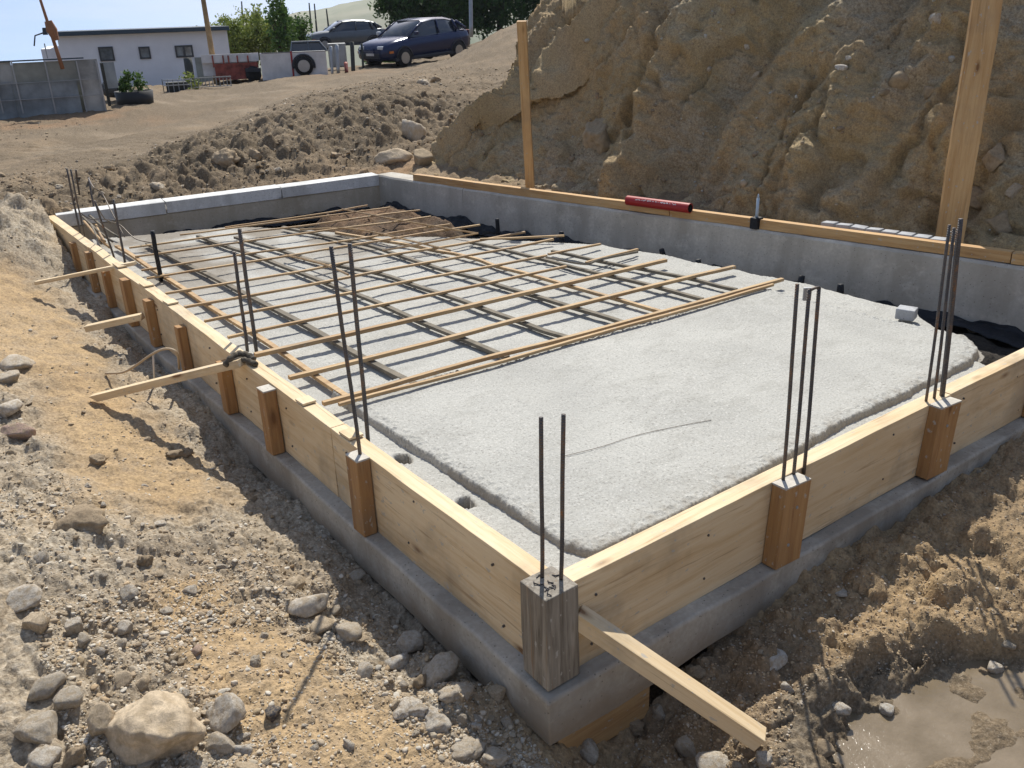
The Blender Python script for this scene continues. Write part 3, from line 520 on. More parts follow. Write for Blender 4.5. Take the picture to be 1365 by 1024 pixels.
for k in range(15):
    c=b_+dr*(.10+k*.024)+(sd*.8+ez*.6).normalized()*(R_+.0012); upd=(ez*.8-sd*.6).normalized()
    for q in range(3):
        w=(.0015,.006)[random.random()>.5]; h=random.uniform(.003,.008); cc=c+dr*random.uniform(-.007,.007)+upd*random.uniform(-.004,.004)
        mb.add([cc-dr*w-upd*h*.5,cc+dr*w-upd*h*.5,cc+dr*w+upd*h*.5,cc-dr*w+upd*h*.5],[(0,1,2,3)])
mb.build('lettering',M['ink'],t)
# blue peg
pg=WP(2.13,.0,.0); t=thing('blue_peg',tuple(pg),'pale blue peg in a black clamp standing on the long wall','peg'); MB().cyl((0,0,.05),(0,0,.2),.011,.009,10).cyl((0,0,.2),(0,0,.225),.009,.003,10).build('peg_shaft',M['blue'],t,True); MB().box((-.03,-.03,.0),(.034,.03,.075)).build('clamp',M['black'],t,bev=.006)
# pale blocks behind rail
for k in range(8):
    y=1.70-k*.094; o=MB().box((-.035,-.043,0),(.035,.043,.028)).build('paving_block',M['paver'],bev=.004); o.location=(WX(y)+.135,y,wtop(y)+.052-.002*k); o.rotation_euler=(random.uniform(-.06,.06),random.uniform(-.05,.05),.15+random.uniform(-.06,.06)); tag(o,['first','second','third','fourth','fifth','sixth','seventh','last'][k]+' pale grey block in the row behind the rail, counted from the blue peg','block','pale blocks behind the rail')
o=MB().box((-.04,-.045,0),(.04,.045,.055)).build('small_block',M['paver'],bev=.004); p=at(1208,420,-.075); o.location=(p[0]+.0,p[1]+.0,-.092); o.rotation_euler=(0,0,.3); tag(o,'small grey concrete block standing on the fresh slab edge by the long wall','block')
# posts against the bank
b0_=atx(707,243,3.47); p=at(707,243,.02); q=at(695.5,28,1.33); o=beam('timber_post',M['post'],(3.5,4.58,-.02),(q[0]-.0,q[1],q[2]),.075,.035,(-.75,-.66,0),warp=.003); tag(o,'slim upright timber post standing behind the long wall, farther one','post','upright posts by the bank')
o=beam('timber_post',M['post'],(4.15,1.20,-.06),(4.235,1.25,1.62),.155,.05,(-.75,-.66,0),warp=.003); tag(o,'wide upright timber post standing behind the long wall, nearer one','post','upright posts by the bank')
# black membrane along the walls
def membrane(a,b,name,label,seed,off,w=.20):
    a=np.array(a,float);b=np.array(b,float);L=np.linalg.norm(b-a);n=int(L/.02);t=(b-a)/L;nr=np.array([t[1],-t[0]])   # toward the pit
    pr=[(.0,-.262),(.006,-.27),(.02,-.285),(.05,-.29),(.08,-.275),(.11,-.285),(w,-.295)]; V=[]
    for s in np.linspace(0,1,n+1):
        for o,z in pr: q=a+(b-a)*s+nr*(o+off); V.append((*q,z))
    V=np.array(V).reshape(n+1,len(pr),3); d=fbm(V*4.3,4,seed,.6); V[...,2]+=d*.03+np.maximum(0,vn(V*2.1,seed+3))*.03; e=fbm(V*5,3,seed+7)*.025; V[:,2:,0]+=nr[0]*e[:,2:]; V[:,2:,1]+=nr[1]*e[:,2:]; 
    o=link(name,npmesh(name,V,gridq(n+1,len(pr)),True),M['black']); sd=o.modifiers.new('s','SOLIDIFY'); sd.thickness=.003; tag(o,label,'plastic sheet')
membrane((WX(5.95),5.95),(WX(0.1),.1),'plastic_sheet','crumpled black plastic sheet lying along the foot of the long wall',501,.012,.14)
membrane((.1,6.34),(2.7,6.06),'plastic_sheet','crumpled black plastic sheet lying along the foot of the far end wall',511,.012,.14)
# black caps / sleeves near wall
for k,(px,py,h) in enumerate([(664,306,.09),(748,322,.07),(884,345,.06),(932,358,.05),(1068,382,.06),(1122,392,.05)]):
    p=at(px,py,-.2); mb=MB(); pts=[(0,0,0),(.01*math.sin(k),.004,h*.6),(.012*math.sin(k*2),.01,h*.6+.07)]; mb.tube(spline(pts,4),[.03-.012*i/8 for i in range(9)] if k else [.016]*9,10); o=mb.build('pipe_stub',M['black'],smooth=True); o.location=tuple(p); o.location[2]=-.24
    tag(o,['thin dark stub standing against the long wall, farthest of the row','black stub by the long wall, second from the far corner','black stub where the third long batten reaches the long wall','black stub by the long wall between two long batten ends','black stub by the long wall behind the three bars','low black stub by the long wall, left of the small grey block'][k],'pipe stub','black stubs by the long wall')
# ------------------------------------------------------------------ battens over the floor
def nth(k): return ['first','second','third','fourth','fifth','sixth','seventh','eighth','ninth','tenth','eleventh','twelfth','thirteenth','fourteenth'][k]
cross=[((430,538),(1043,373),.024,.018),((452,541),(1030,380),.018,.014),((385,503),(978,355),.028,.018),((340,475),(888,347),.03,.02),((304,451),(755,355),.02,.014),((272,428),(728,340),.02,.014),((246,411),(738,319),.02,.014),((220,391),(700,310),.02,.013),((196,372),(640,300),.018,.012),((188,360),(600,300),.016,.012),((180,343),(575,289),.016,.012),((172,330),(560,281),.016,.012),((240,313),(520,277),.014,.011),((300,304),(490,274),.014,.011)]
cross2=[((731,339),(800,325)),((781,351),(850,332)),((640,320),(752,315))]
for k,(a,b,w,h) in enumerate(cross):
    z0=-.062 if k<4 else -.072; z1=z0
    p=at(*a,z0);q=at(*b,z1 if k>2 else z1-.005); n=beam('cross_batten',M['pineb'],p,q,w,h,warp=.006 if k>3 else .004,bev=.0015); tag(n,('long pale batten lying across the pit floor, '+nth(k)+' counted from the bare fresh slab') ,'batten','battens laid across the pit floor')
longs=[([(.24,5.3),(.26,3.7),(.27,1.7)],.02,0),([(.43,5.2),(.50,3.6),(.56,1.62)],.024,1),([(.80,5.2),(.93,3.9),(1.0,2.9),(1.06,1.62)],.022,1),([(1.0,4.95),(1.15,3.9),(1.33,3.2),(1.40,2.2),(1.44,1.62)],.022,1),([(1.4,5.0),(1.60,4.1),(1.66,3.2),(1.74,2.45),(1.80,1.62)],.022,1),([(1.63,4.55),(1.84,3.78),(1.95,3.3),(1.98,2.8),(2.08,1.62)],.018,0),([(2.2,3.6),(2.3,2.7),(2.40,1.62)],.02,1),([(2.45,3.0),(2.6,2.2),(2.68,1.62)],.018,1)]
for k,(a,b) in enumerate(cross2): tag(beam('cross_batten',M['pineb'],at(*a,-.07),at(*b,-.075),.018,.013,warp=.004,bev=.0015),['short brown batten end in the wall shade, farther one of two','short brown batten end in the wall shade, beside the bent grey stick','short brown batten reaching toward the thin dark stub'][k],'batten','batten ends near the long wall')
m=NT('grey muddy bar'); f=m.noise(12,None,5,.6); m.bump((f,.4,.004)); M['bar']=m.done(m.ramp(f,[(.35,(.13,.115,.09)),(.7,(.235,.20,.15))]),.85)  # grey kept dark so the wide bars also paint in their shadow bands
for k,(pts,w,mt) in enumerate(longs):
    P_=spline([(x,y,-.088) for x,y in pts],10); mb=MB(); V=[];n=len(P_)
    for i,p in enumerate(P_):
        d=P_[min(i+1,n-1)]-P_[max(i-1,0)]; d/=np.linalg.norm(d); s=np.array([-d[1],d[0],0]); wob=.004*math.sin(i*.9+k)
        for a_,b_ in ((-1,-1),(1,-1),(1,1),(-1,1)): V.append(p+s*(a_*w*.68+wob)+np.array([0,0,b_*.009+.003*math.sin(i*.5+k*2)]))
    f=[(i*4+j,i*4+(j+1)%4,i*4+4+(j+1)%4,i*4+4+j) for i in range(n-1) for j in range(4)]+[(3,2,1,0),(n*4-4,n*4-3,n*4-2,n*4-1)]
    mb.add(V,f); o=mb.build('long_batten',M['bar' if mt else 'pineb'],bev=.0015); tag(o,'bent '+('grey muddy' if mt else 'tan')+' batten running lengthwise under the cross battens, '+nth(k)+' from the left form','batten','lengthwise battens on the pit floor')
for k,(pts,lb) in enumerate([([at(456,279,-.07),at(540,295,-.05),at(635,311,-.06)],'bright straight thin stick lying across brown soil at the far corner of the pit'),([at(400,306,-.07),at(470,305,-.06),at(551,322,-.06),at(600,334,-.06)],'bright wavy thin stick over the brown soil, left of the straight one'),([at(510,334,-.05),at(580,322,-.045),at(637,311,-.05)],'bright thin stick meeting the straight one at an angle'),([at(380,340,-.07),at(430,352,-.06),at(464,366,-.06)],'short bright stick ending just beside the tall far pair of bars'),([at(728,343,-.06),at(778,352,-.055),at(800,346,-.06),at(850,336,-.08)],'bent grey stick in the wall shade near the long wall')]):
    mb=MB(); mb.tube(spline(pts,6),.0075,6); tag(mb.build('thin_stick',M['pineb' if k<4 else 'bar'],smooth=False),lb,'stick')
# ------------------------------------------------------------------ rebars
def rebar(b,zb,t_,zt,r,label,group,bend=None,dark=False):
    p=at(*b,zb);q=at(*t_,zt); mb=MB(); pts=[p+(q-p)*s for s in np.linspace(0,1,7)]; pts=[x+np.array([.0015*math.sin(i*1.3),.0015*math.cos(i),0]) for i,x in enumerate(pts)]
    mb.tube(pts,r,9); o=mb.build('rebar',M['black'] if dark else M['rebar'],smooth=True); return tag(o,label,'rebar',group)
g='upright reinforcing bars'
rebar((723,780),-.02,(721,557),.492,.0058,'left upright bar of the two in the grey corner block',g); rebar((748,783),-.02,(751,553),.504,.0058,'right upright bar of the two in the grey corner block',g)
rebar((1044,647),-.02,(1063,379),.655,.006,'leftmost of the three bars in the nearer stake on the right form',g)
rebar((1058,638),-.02,(1079,386),.63,.006,'middle one of the three bars in the nearer stake on the right form',g); r3=rebar((1072,632),-.02,(1092,383),.628,.006,'rightmost of the three bars in the nearer right-hand stake, with a bent hook',g)
MB().tube([at(1092,383,.628),at(1086,384,.631),at(1080,387,.628)],.0045,8).build('hook',M['rebar'],r3,True)
o=MB().box((-.012,-.004,-.02),(.012,.004,.02)).build('steel_tab',M['galv'],bev=.001); o.location=tuple(at(1076,392,.6)); o.rotation_euler=(0,0,-.6); tag(o,'small square steel tab clipped between the tops of the three bars','steel tab')
rebar((1234,541),-.02,(1266,300),.68,.0055,'leftmost of the tall bars in the farther right-hand stake',g); rebar((1245,537),-.02,(1272,304),.66,.0058,'second from left of the tall bars in the second stake on the right form',g); rebar((1254,533),-.02,(1277,306),.65,.0058,'third of the tall bars in the second stake on the right form',g); rebar((1256,534),-.02,(1281,292),.69,.0085,'thickest, rightmost of the tall bars in the second stake on the right form',g)
mb=MB(); c=at(1272,312,.63); mb.tube([c+np.array([.018*math.cos(a),.018*math.sin(a),.004*math.sin(2*a)]) for a in np.linspace(0,6.0,12)],.003,6); tag(mb.build('wire_tie',M['wire'],smooth=True),'loop of tie wire round the tops of the four tall bars','wire')
rebar((481,612),-.02,(441,329),.748,.0068,'left of the tall pair, standing in the near brown stake of the left form',g); rebar((491,590),-.11,(466,325),.671,.0082,'right of the tall pair, standing inside the near part of the left form',g)
rebar((330,468),-.11,(312,336),.386,.0085,'shorter dark bar of the pair beside the muddy tie',g); rebar((342,469),-.11,(319,305),.504,.0095,'taller dark bar of the pair beside the muddy tie',g)
rebar((215,375),-.11,(203,308),.214,.014,'short thick black bar standing alone near the far part of the left form',g,dark=True)
rebar((167,352),-.11,(151,266),.33,.008,'rightmost bar of the far left corner cluster',g); rebar((153,346),-.11,(126,268),.32,.007,'leaning bar crossed by a wire in the far left corner cluster',g); rebar((130,303),-.2,(118,236),.2,.008,'bar standing behind the leaning one in the far left corner cluster',g)
rebar((107,312),-.01,(89,225),.466,.007,'leftmost bar of the far left corner, in the form top',g); rebar((113,317),-.01,(94,226),.484,.006,'second bar from the left, touching the leftmost one at the far corner',g); rebar((106,262),-.02,(101,227),.25,.008,'short bar between the leftmost ones and the wire at the far corner',g)
for k,(pts,lb) in enumerate([([at(118,238,.33),at(125,250,.3),at(136,258,.24),at(150,285,.12),at(166,316,-.02)],'dark wire curving down through the far left corner cluster'),([at(126,268,.3),at(140,292,.12),at(160,300,.05),at(180,318,-.03),at(203,324,-.05)],'thin pale wire curling across to the short thick black bar'),([at(106,283,.05),at(120,292,-.02),at(135,292,-.02),at(152,294,-.02)],'short pale wire lying in the far left corner of the pit')]):
    mb=MB(); mb.tube(spline(pts,6),.004,6); tag(mb.build('tie_wire',M['wire'],smooth=True),lb,'wire','tie wires at the far left corner')
for k,(a,b) in enumerate([((108,287),(150,322)),((112,295),(146,330)),((122,300),(135,325)),((140,322),(128,300)),((118,286),(158,316))]):
    mb=MB(); mb.tube(spline([at(*a,-.03),at((a[0]+b[0])/2,(a[1]+b[1])/2+2,-.05),at(*b,-.08)],4),.009,7); tag(mb.build('loose_stick',M['pineb' if k%2 else 'bar'],smooth=True),nth(k)+' loose stick in the jumble at the far left corner, counted from the form','stick','loose sticks in the far left corner')
mb=MB(); mb.tube([at(203,318,.0)+np.array([0,0,.0]),at(213,347,-.05)],.003,6)
# faint hairline wire on slab
mb=MB(); pts=spline([at(752,608,-.081),at(800,596,-.081),at(850,580,-.081),at(905,568,-.081),at(948,560,-.081)],8); mb.tube(pts,.0011,5); tag(mb.build('fine_wire',M['wire']),'hair-thin dark wire lying in a curve on the fresh slab','wire')
# ------------------------------------------------------------------ rocks
import bmesh
def ico(sub):
    bm=bmesh.new(); bmesh.ops.create_icosphere(bm,subdivisions=sub,radius=1); V=np.array([v.co[:] for v in bm.verts]); Fc=np.array([[v.index for v in f.verts] for f in bm.faces]); bm.free(); return V/np.linalg.norm(V,axis=1)[:,None],Fc
I5=ico(5);I4=ico(4);I3=ico(3);I2=ico(2);I1=ico(1)
def rockV(I,seed,n=11,p=14,flat_=1.,rough=.05,fr=2.2):
    g=np.random.default_rng(seed); U,_=I; N=g.normal(size=(n,3)); N/=np.linalg.norm(N,axis=1)[:,None]; d=g.uniform(.62,1.,n); q=np.maximum(U@N.T,0)/d; r=(np.sum(q**p,1)+.25**p)**(-1/p); r=np.minimum(r,1.35)
    V=U*r[:,None]; V=V*(1+rough*fbm(V*fr+seed,4,seed)[:,None]); V[:,2]*=flat_; return V/np.abs(V[:,:2]).max()
RM={}
def rockmesh(kind,seed):
    k=(kind,seed)
    if k not in RM:
        a={'ang':dict(n=9,p=26,flat_=.85,rough=.05),'round':dict(n=10,p=15,flat_=.78,rough=.07),'flat':dict(n=9,p=22,flat_=.38,rough=.04),'clod':dict(n=16,p=9,flat_=.8,rough=.16,fr=3.2),'big':dict(n=8,p=18,flat_=.8,rough=.10,fr=1.7)}[kind]
        I=I5 if kind=='big' else (I4 if kind in('ang','clod') else I3); RM[k]=npmesh('rock',rockV(I,seed,**a),I[1],True); RM[k].materials.append(M['rock'])
    return RM[k]
bpy.context.view_layer.update(); DG=bpy.context.evaluated_depsgraph_get()
def cast(px,py):
    ok,loc,nor,_,ob,_=sc.ray_cast(DG,Vector(CAM),Vector(ray(px,py)).normalized()); return loc if ok else None
CO=dict(tan=(.62,.50,.35),grey=(.56,.49,.39),pale=(.62,.56,.47),white=(.66,.62,.55),brown=(.38,.29,.19),dark=(.10,.095,.10),pink=(.52,.37,.29),bank=(.34,.265,.17))
def rock(px,py,w,h,kind,c,label,seed=None,group=None,sink=.36,name='rock',rot=None):
    """px,py = centre of the stone in the photo; found on the ground under it"""
    L=cast(px,py+h*.30)
    if L is None: print('MISS',label); return
    Dp=float(np.dot(np.array(L)-CAM,fw)); s=w/F*Dp/2; hh=h/F*Dp/2
    o=bpy.data.objects.new(name,rockmesh(kind,seed if seed is not None else random.randint(0,5))); COL.objects.link(o)
    fl_={'flat':.38}.get(kind,.8); sz=min(max(hh/(fl_)*1.0,s*.4),s*1.35); o.scale=(s*1.02,s*.92,sz); o.rotation_euler=(random.uniform(-.2,.2),random.uniform(-.2,.2),random.uniform(0,6.28) if rot is None else rot)
    o.location=Vector(L)+Vector((fw[0]*s*.35,fw[1]*s*.35,sz*fl_*(1-2*sink)*.8)); cc=CO[c]; k=random.uniform(.92,1.08); o.color=(cc[0]*k,cc[1]*k,cc[2]*k,1); return tag(o,label,'rock' if w>25 else 'stone',group)
RK=[(200,978,146,118,'big','tan','largest tan boulder, lying at the bottom left of the bank',3),(140,950,50,72,'ang','tan','upright tan block leaning against the left side of the largest boulder',1),
(58,914,54,50,'round','grey','round grey rock at lower left, up and left of the largest boulder',2),(92,928,50,44,'round','grey','round grey rock between the tan upright block and the other round grey one',4),(296,950,58,62,'ang','pale','pale angular rock just right of the largest boulder',5),(292,992,42,34,'ang','grey','small greyish rock below the pale angular one right of the boulder',2),
(62,1008,50,42,'round','pale','smooth pale stone cut by the bottom edge at lower left',3),(100,1004,46,52,'clod','brown','rough earthy clod beside the smooth pale stone at the bottom left',1),(50,975,60,44,'ang','grey','half buried grey rock under the round grey ones at lower left',0),(48,828,42,42,'ang','tan','squarish tan rock on the left bank above the round grey rocks',4),
(24,802,56,34,'ang','pale','long pale rock at the left edge, above the squarish tan rock',5),(104,692,76,46,'clod','brown','elongated brown clod high on the left bank',2),(22,482,50,24,'flat','grey','flat grey slab of stone at the left edge, highest of the big ones',1),(10,502,40,24,'flat','grey','grey stone just below the flat slab at the left edge',3),
(8,542,44,34,'round','pale','pale rounded stone cut by the left edge above the pinkish one',4),(20,572,46,32,'ang','pink','pinkish white rock at the left edge',2),(98,832,30,40,'ang','pale','small pale rock pointing up near the round grey rocks',3),(112,850,26,24,'round','grey','small round stone touching the pointed pale rock',1),(163,838,26,18,'ang','pale','low pale stone above the upright tan block',0),(160,908,30,20,'ang','tan','pointed tan pebble above the largest boulder',5),(190,908,24,24,'round','tan','rounded pebble right above the largest boulder',2),
(362,948,29,24,'round','dark','dark purple stone on the ochre patch, bottom left of the footing corner',3),(415,804,66,36,'flat','pale','flat triangular pale slab lying at the shadow edge of the left form',5),(432,833,48,30,'round','tan','rounded tan rock just below the flat triangular slab',1),(463,840,44,34,'round','grey','grey rock right of the rounded tan one under the flat slab',4),(391,778,36,24,'ang','tan','tan rock just above the flat triangular slab',2),(414,852,30,18,'clod','brown','low brown stone under the rounded tan rock',3),
(541,858,50,30,'ang','pale','pale broad rock in the form shadow above the white stone',1),(533,883,42,26,'round','white','bright white stone by the footing',5),(586,893,62,52,'round','grey','big grey rock lying against the footing',0),(562,905,24,26,'round','brown','small brown stone squeezed left of the big grey rock by the footing',2),(604,925,60,36,'clod','grey','broad dusty clod below the big grey rock by the footing',4),(636,967,20,18,'ang','white','small white stone near the footing corner',3),(677,963,22,22,'round','grey','round grey stone close to the footing corner',1),
(262,866,24,18,'round','pink','pinkish pebble on the middle of the left bank',2),(235,604,44,22,'clod','brown','brown clod beside the ochre strip on the left bank',4),(128,612,36,24,'clod','brown','brown clod on the ochre strip of the left bank, left of another clod',1),(195,745,30,22,'clod','brown','brown clod in the middle of the left bank',5),(580,960,60,40,'clod','pale','broad chalky lump near the footing corner',3),(545,945,50,30,'clod','pale','chalky lump left of the broad one near the footing corner',2),(340,880,24,22,'clod','grey','grey clod in the middle bottom left of the ochre patch',0),
(620,1003,60,26,'clod','grey','grey lump at the bottom edge below the footing corner',4),(660,1012,60,30,'clod','grey','grey lump at the bottom edge, right of its neighbour below the footing corner',1),
(1035,878,44,32,'flat','white','pale flat stone lying in the shade of the right form',1),(1120,942,34,30,'flat','pale','flat grey stone at the puddle edge',2),(1181,944,27,18,'round','white','white oval pebble at the puddle edge',3),(1327,890,28,22,'ang','pale','pale stone at right beside a brownish one',4),(1312,896,26,22,'clod','brown','brownish stone touching the pale stone at right',1),(1343,858,24,18,'round','grey','rounded grey stone near the right edge',2),(1052,918,22,18,'ang','white','small white stone just at the shadow edge right of the brace',5),(1122,790,26,12,'flat','pale','thin pale sliver of stone in the shade of the right form',4),
(918,996,34,30,'ang','grey','grey stone beside the end of the short thick brace',0),(1020,1008,36,34,'clod','pale','pale clod right of the end of the short thick brace',3),(785,998,44,36,'round','grey','rounded rock in shadow under the footing corner',2),(845,965,50,40,'clod','brown','brown clod beneath the short thick brace',1),(930,895,40,34,'clod','brown','brown clod behind the short thick brace',4),(880,950,30,30,'clod','grey','grey clod left of the short thick brace, in shade',5),(1100,1000,30,14,'ang','brown','wet brown stone in the muddy water',0),(960,1018,60,28,'round','pale','sandy rock at the bottom edge under the brace end',2),
(549,171,42,52,'ang','grey','grey pointed boulder on the soil mound behind the pit',1),(524,206,52,32,'ang','tan','tan block at the foot of the mound near the bank corner',2),(562,209,34,32,'ang','bank','brown block wedged between the tan block and the bank',3),(294,209,48,34,'clod','brown','round brown clod on the mound at its left end',5),(340,205,36,26,'clod','brown','brown clod on the mound, right of the round one at the left end',1),(580,103,16,20,'clod','brown','upright brown clod on the skyline in front of the blue car',2),(566,108,22,14,'clod','grey','greyish clod on the track edge below the blue car',0),
(803,166,54,78,'big','bank','large brown block standing out of the cut bank near the slim post',1),(998,59,13,11,'round','white','small white stone in the cut bank, high in the middle',1),(946,90,13,11,'round','pale','small pale stone in the cut bank, left of the white one',2),(1121,88,20,13,'round','white','white stone in the cut bank, left of the wide post',3),(1132,76,13,11,'round','pale','small stone just above the white one left of the wide post',4),(1250,24,22,18,'round','pale','pale stone in the cut bank near the top beside the wide post',5),(1009,99,14,13,'ang','tan','tan stone in the middle of the cut bank',0),(1206,100,48,40,'round','bank','broad rounded stone in the cut bank left of the wide post',2),(1241,118,20,24,'round','bank','stone touching the broad rounded one left of the wide post',3),(1180,122,18,14,'ang','bank','small brown stone lower left of the broad rounded one',4),
(1335,290,50,36,'ang','bank','broken rock at the foot of the bank beyond the wide post',1),(1305,262,40,36,'ang','bank','broken rock on the bank right of the wide post, upper one',5),(1348,250,36,30,'ang','grey','greyish rock on the bank at the right edge',3),(1330,200,44,60,'big','bank','large block in the bank at the right edge',2)]
for q in RK: rock(*q[:7],seed=q[7])
# countable medium stones, random over the banks
def field(n,az0,az1,r0,r1,ok,smin,smax,pw=2.2,rp=1.):
    out=[]
    while len(out)<n:
        k=4000; a=YAW+np.radians(RNG.uniform(az0,az1,k)); u=RNG.uniform(0,1,k); r=(r0**-rp+(r1**-rp-r0**-rp)*u)**(-1/rp); x=CAM[0]+r*np.cos(a); y=CAM[1]+r*np.sin(a); m_=ok(x,y,r); x,y,r=x[m_],y[m_],r[m_]; s=smin*(1-RNG.uniform(0,1,len(x))*(1-(smin/smax)**pw))**(-1/pw)
        out+=list(zip(x,y,s))
    return np.array(out[:n])
inpit=lambda x,y:(x>-.07)&(y>-.07)&(y<6.55)&(x<WX(y)+.25)
def okL(x,y,r): 
    och=np.maximum(blob(x,y,[G(0,400),G(60,470),G(120,560),G(215,660)],.36),blob(x,y,[G(330,880),G(430,960),G(520,1020)],.22)); return ~inpit(x,y)&(x<-.07)&(y<6.)&(RNG.uniform(0,1,x.shape)>np.minimum(och*1.8,.82))&(RNG.uniform(0,1,x.shape)<.35+.65*(fbm(P2(x,y,2.2),3,77)>-.05))
def okR(x,y,r): return ~inpit(x,y)&(y<-.07)&(x>-.1)&(blob(x,y,[G(1200,1040,-.52),G(1340,985,-.52),G(1460,990,-.52)],.36)<.2)
road_=lambda x,y: blob(x,y,[at(0,215,-.05)[:2],at(150,185,-.1)[:2],at(330,140,-.2)[:2],at(560,96,-.3)[:2]],3.2)
def okB(x,y,r): return ~inpit(x,y)&(y>6.5)&(x<8)&(RNG.uniform(0,1,x.shape)>road_(x,y)*1.2)
lab={0:('small pale or tan stone lying loose on the left bank beside the footing','loose small stones on the left bank'),1:('small stone in the brown soil right of the forms','loose small stones right of the forms'),2:('small clod or stone on the soil mound behind the pit','clods on the mound behind the pit')}
ks=['ang','clod','clod','flat','ang','round']; cs=['tan','grey','pale','pale','brown','white','tan','tan']
def scatter(A,zone,cl):
    Zs=H(A[:,0],A[:,1])
    for (x,y,s),z in zip(A,Zs):
        k=random.choice(ks if zone!=2 else ['clod','ang','clod']); o=bpy.data.objects.new('stone',rockmesh(k,random.randint(0,5))); COL.objects.link(o); o.location=(x,y,z+s*.02); o.scale=(s,s*random.uniform(.65,1),s*random.uniform(.7,1)); o.rotation_euler=(random.uniform(-.5,.5),random.uniform(-.5,.5),random.uniform(0,6.28)); c=CO[random.choice(cl)]; q=random.uniform(.8,1.05); o.color=(c[0]*q,c[1]*q,c[2]*q,1); tag(o,lab[zone][0],'stone',lab[zone][1])
scatter(field(220,-6,34,1.75,6,okL,.012,.042,2.3,.6),0,cs); scatter(field(40,-35,6,1.75,6,okR,.009,.022,2.4,.6),1,['brown','tan','grey','brown']); scatter(field(70,-2,33,7.5,14,okB,.03,.10,2.,.4),2,['brown','brown','grey','tan'])
# gravel: uncountable grit
def gravel(A,I,name,cols,seed):
    U,Fc=I; nv=len(U); n=len(A); g=np.random.default_rng(seed); base_=[rockV(I,900+k,n=9,p=10,flat_=.8,rough=.08) for k in range(8)]; V=np.zeros((n,nv,3),np.float32); T=np.zeros((n,nv,3),np.float32); Zs=H(A[:,0],A[:,1])
    for i in range(n):
        s=A[i,2]; th=g.uniform(0,6.28); tl=g.uniform(-.6,.6); B=base_[i%8]*np.array([1,g.uniform(.6,1),g.uniform(.5,.95)]); c,s_=math.cos(th),math.sin(th); ct,st=math.cos(tl),math.sin(tl); B=np.stack([B[:,0],B[:,1]*ct-B[:,2]*st,B[:,1]*st+B[:,2]*ct],-1); B=np.stack([B[:,0]*c-B[:,1]*s_,B[:,0]*s_+B[:,1]*c,B[:,2]],-1)
        V[i]=B*s+np.array([A[i,0],A[i,1],Zs[i]+s*.15]); cc=np.array(cols[g.integers(len(cols))])*g.uniform(.75,1.1); T[i]=cc
    Fa=(Fc[None]+np.arange(n)[:,None,None]*nv).reshape(-1,3); o=link(name,npmesh(name,V.reshape(-1,3),Fa,True,T.reshape(-1,3)),M['gravel']); tag(o,kind='stuff'); return o
gc=[(.46,.39,.29),(.54,.47,.37),(.42,.34,.24),(.38,.29,.18),(.46,.34,.21),(.58,.53,.44),(.36,.28,.19)]; gb=[(.36,.27,.17),(.30,.22,.14),(.42,.32,.2),(.25,.19,.125),(.44,.38,.3)]
gravel(field(19000,-6,34,1.72,7.5,okL,.003,.016,2.6,.5),I2,'gravel',gc,1); gravel(field(6000,-35,6,1.72,6,okR,.003,.009,2.6,.5),I2,'gravel',gb,2); gravel(field(8000,-3,33,7.,17,okB,.008,.032,2.6,.5),I1,'gravel',gb,3)
# grit on the bank and talus at its foot
mnp=np.stack([X,Y,Z],-1); jj=RNG.integers(0,len(us),7000); ii=RNG.integers(8,215,7000); sel=(us[jj]>3.5)&(us[jj]<s_nose+2); clus=fbm(P[ii,jj]*1.3,3,95)>-.1; low_=ii<34; sel&=(clus|low_); jj,ii=jj[sel],ii[sel]
Q=mnp[ii,jj]; sz=.005*(1-RNG.uniform(0,1,len(Q))*.985)**(-1/2.2); sz=np.minimum(sz,.035)
def gravel3(Q,S,I,cols,seed,name='gravel'):
    U,Fc=I; nv=len(U); g=np.random.default_rng(seed); bs=[rockV(I,950+k,n=9,p=10,flat_=.8,rough=.08) for k in range(8)]; V=np.zeros((len(Q),nv,3),np.float32); T=V.copy()
    for i in range(len(Q)):
        th=g.uniform(0,6.28); c,s_=math.cos(th),math.sin(th); B=bs[i%8]; V[i]=np.stack([B[:,0]*c-B[:,1]*s_,B[:,0]*s_+B[:,1]*c,B[:,2]],-1)*S[i]+Q[i]; T[i]=np.array(cols[g.integers(len(cols))])*g.uniform(.75,1.1)
    tag(link(name,npmesh(name,V.reshape(-1,3),(Fc[None]+np.arange(len(Q))[:,None,None]*nv).reshape(-1,3),True,T.reshape(-1,3)),M['gravel']),kind='stuff')
gravel3(Q,sz,I2,gb[:4]+[(.33,.26,.17)]*3+[(.46,.43,.36)],5)
# ------------------------------------------------------------------ puddle
xs=np.arange(.2,2.6,.02); ys_=np.arange(-1.9,-.3,.02); Xp,Yp=np.meshgrid(xs,ys_,indexing='ij'); o=link('puddle',npmesh('puddle',np.stack([Xp,Yp,-.517+0*Xp],-1),gridq(len(xs),len(ys_))[:, ::-1],True),M['mudwater']); tag(o,kind='structure')
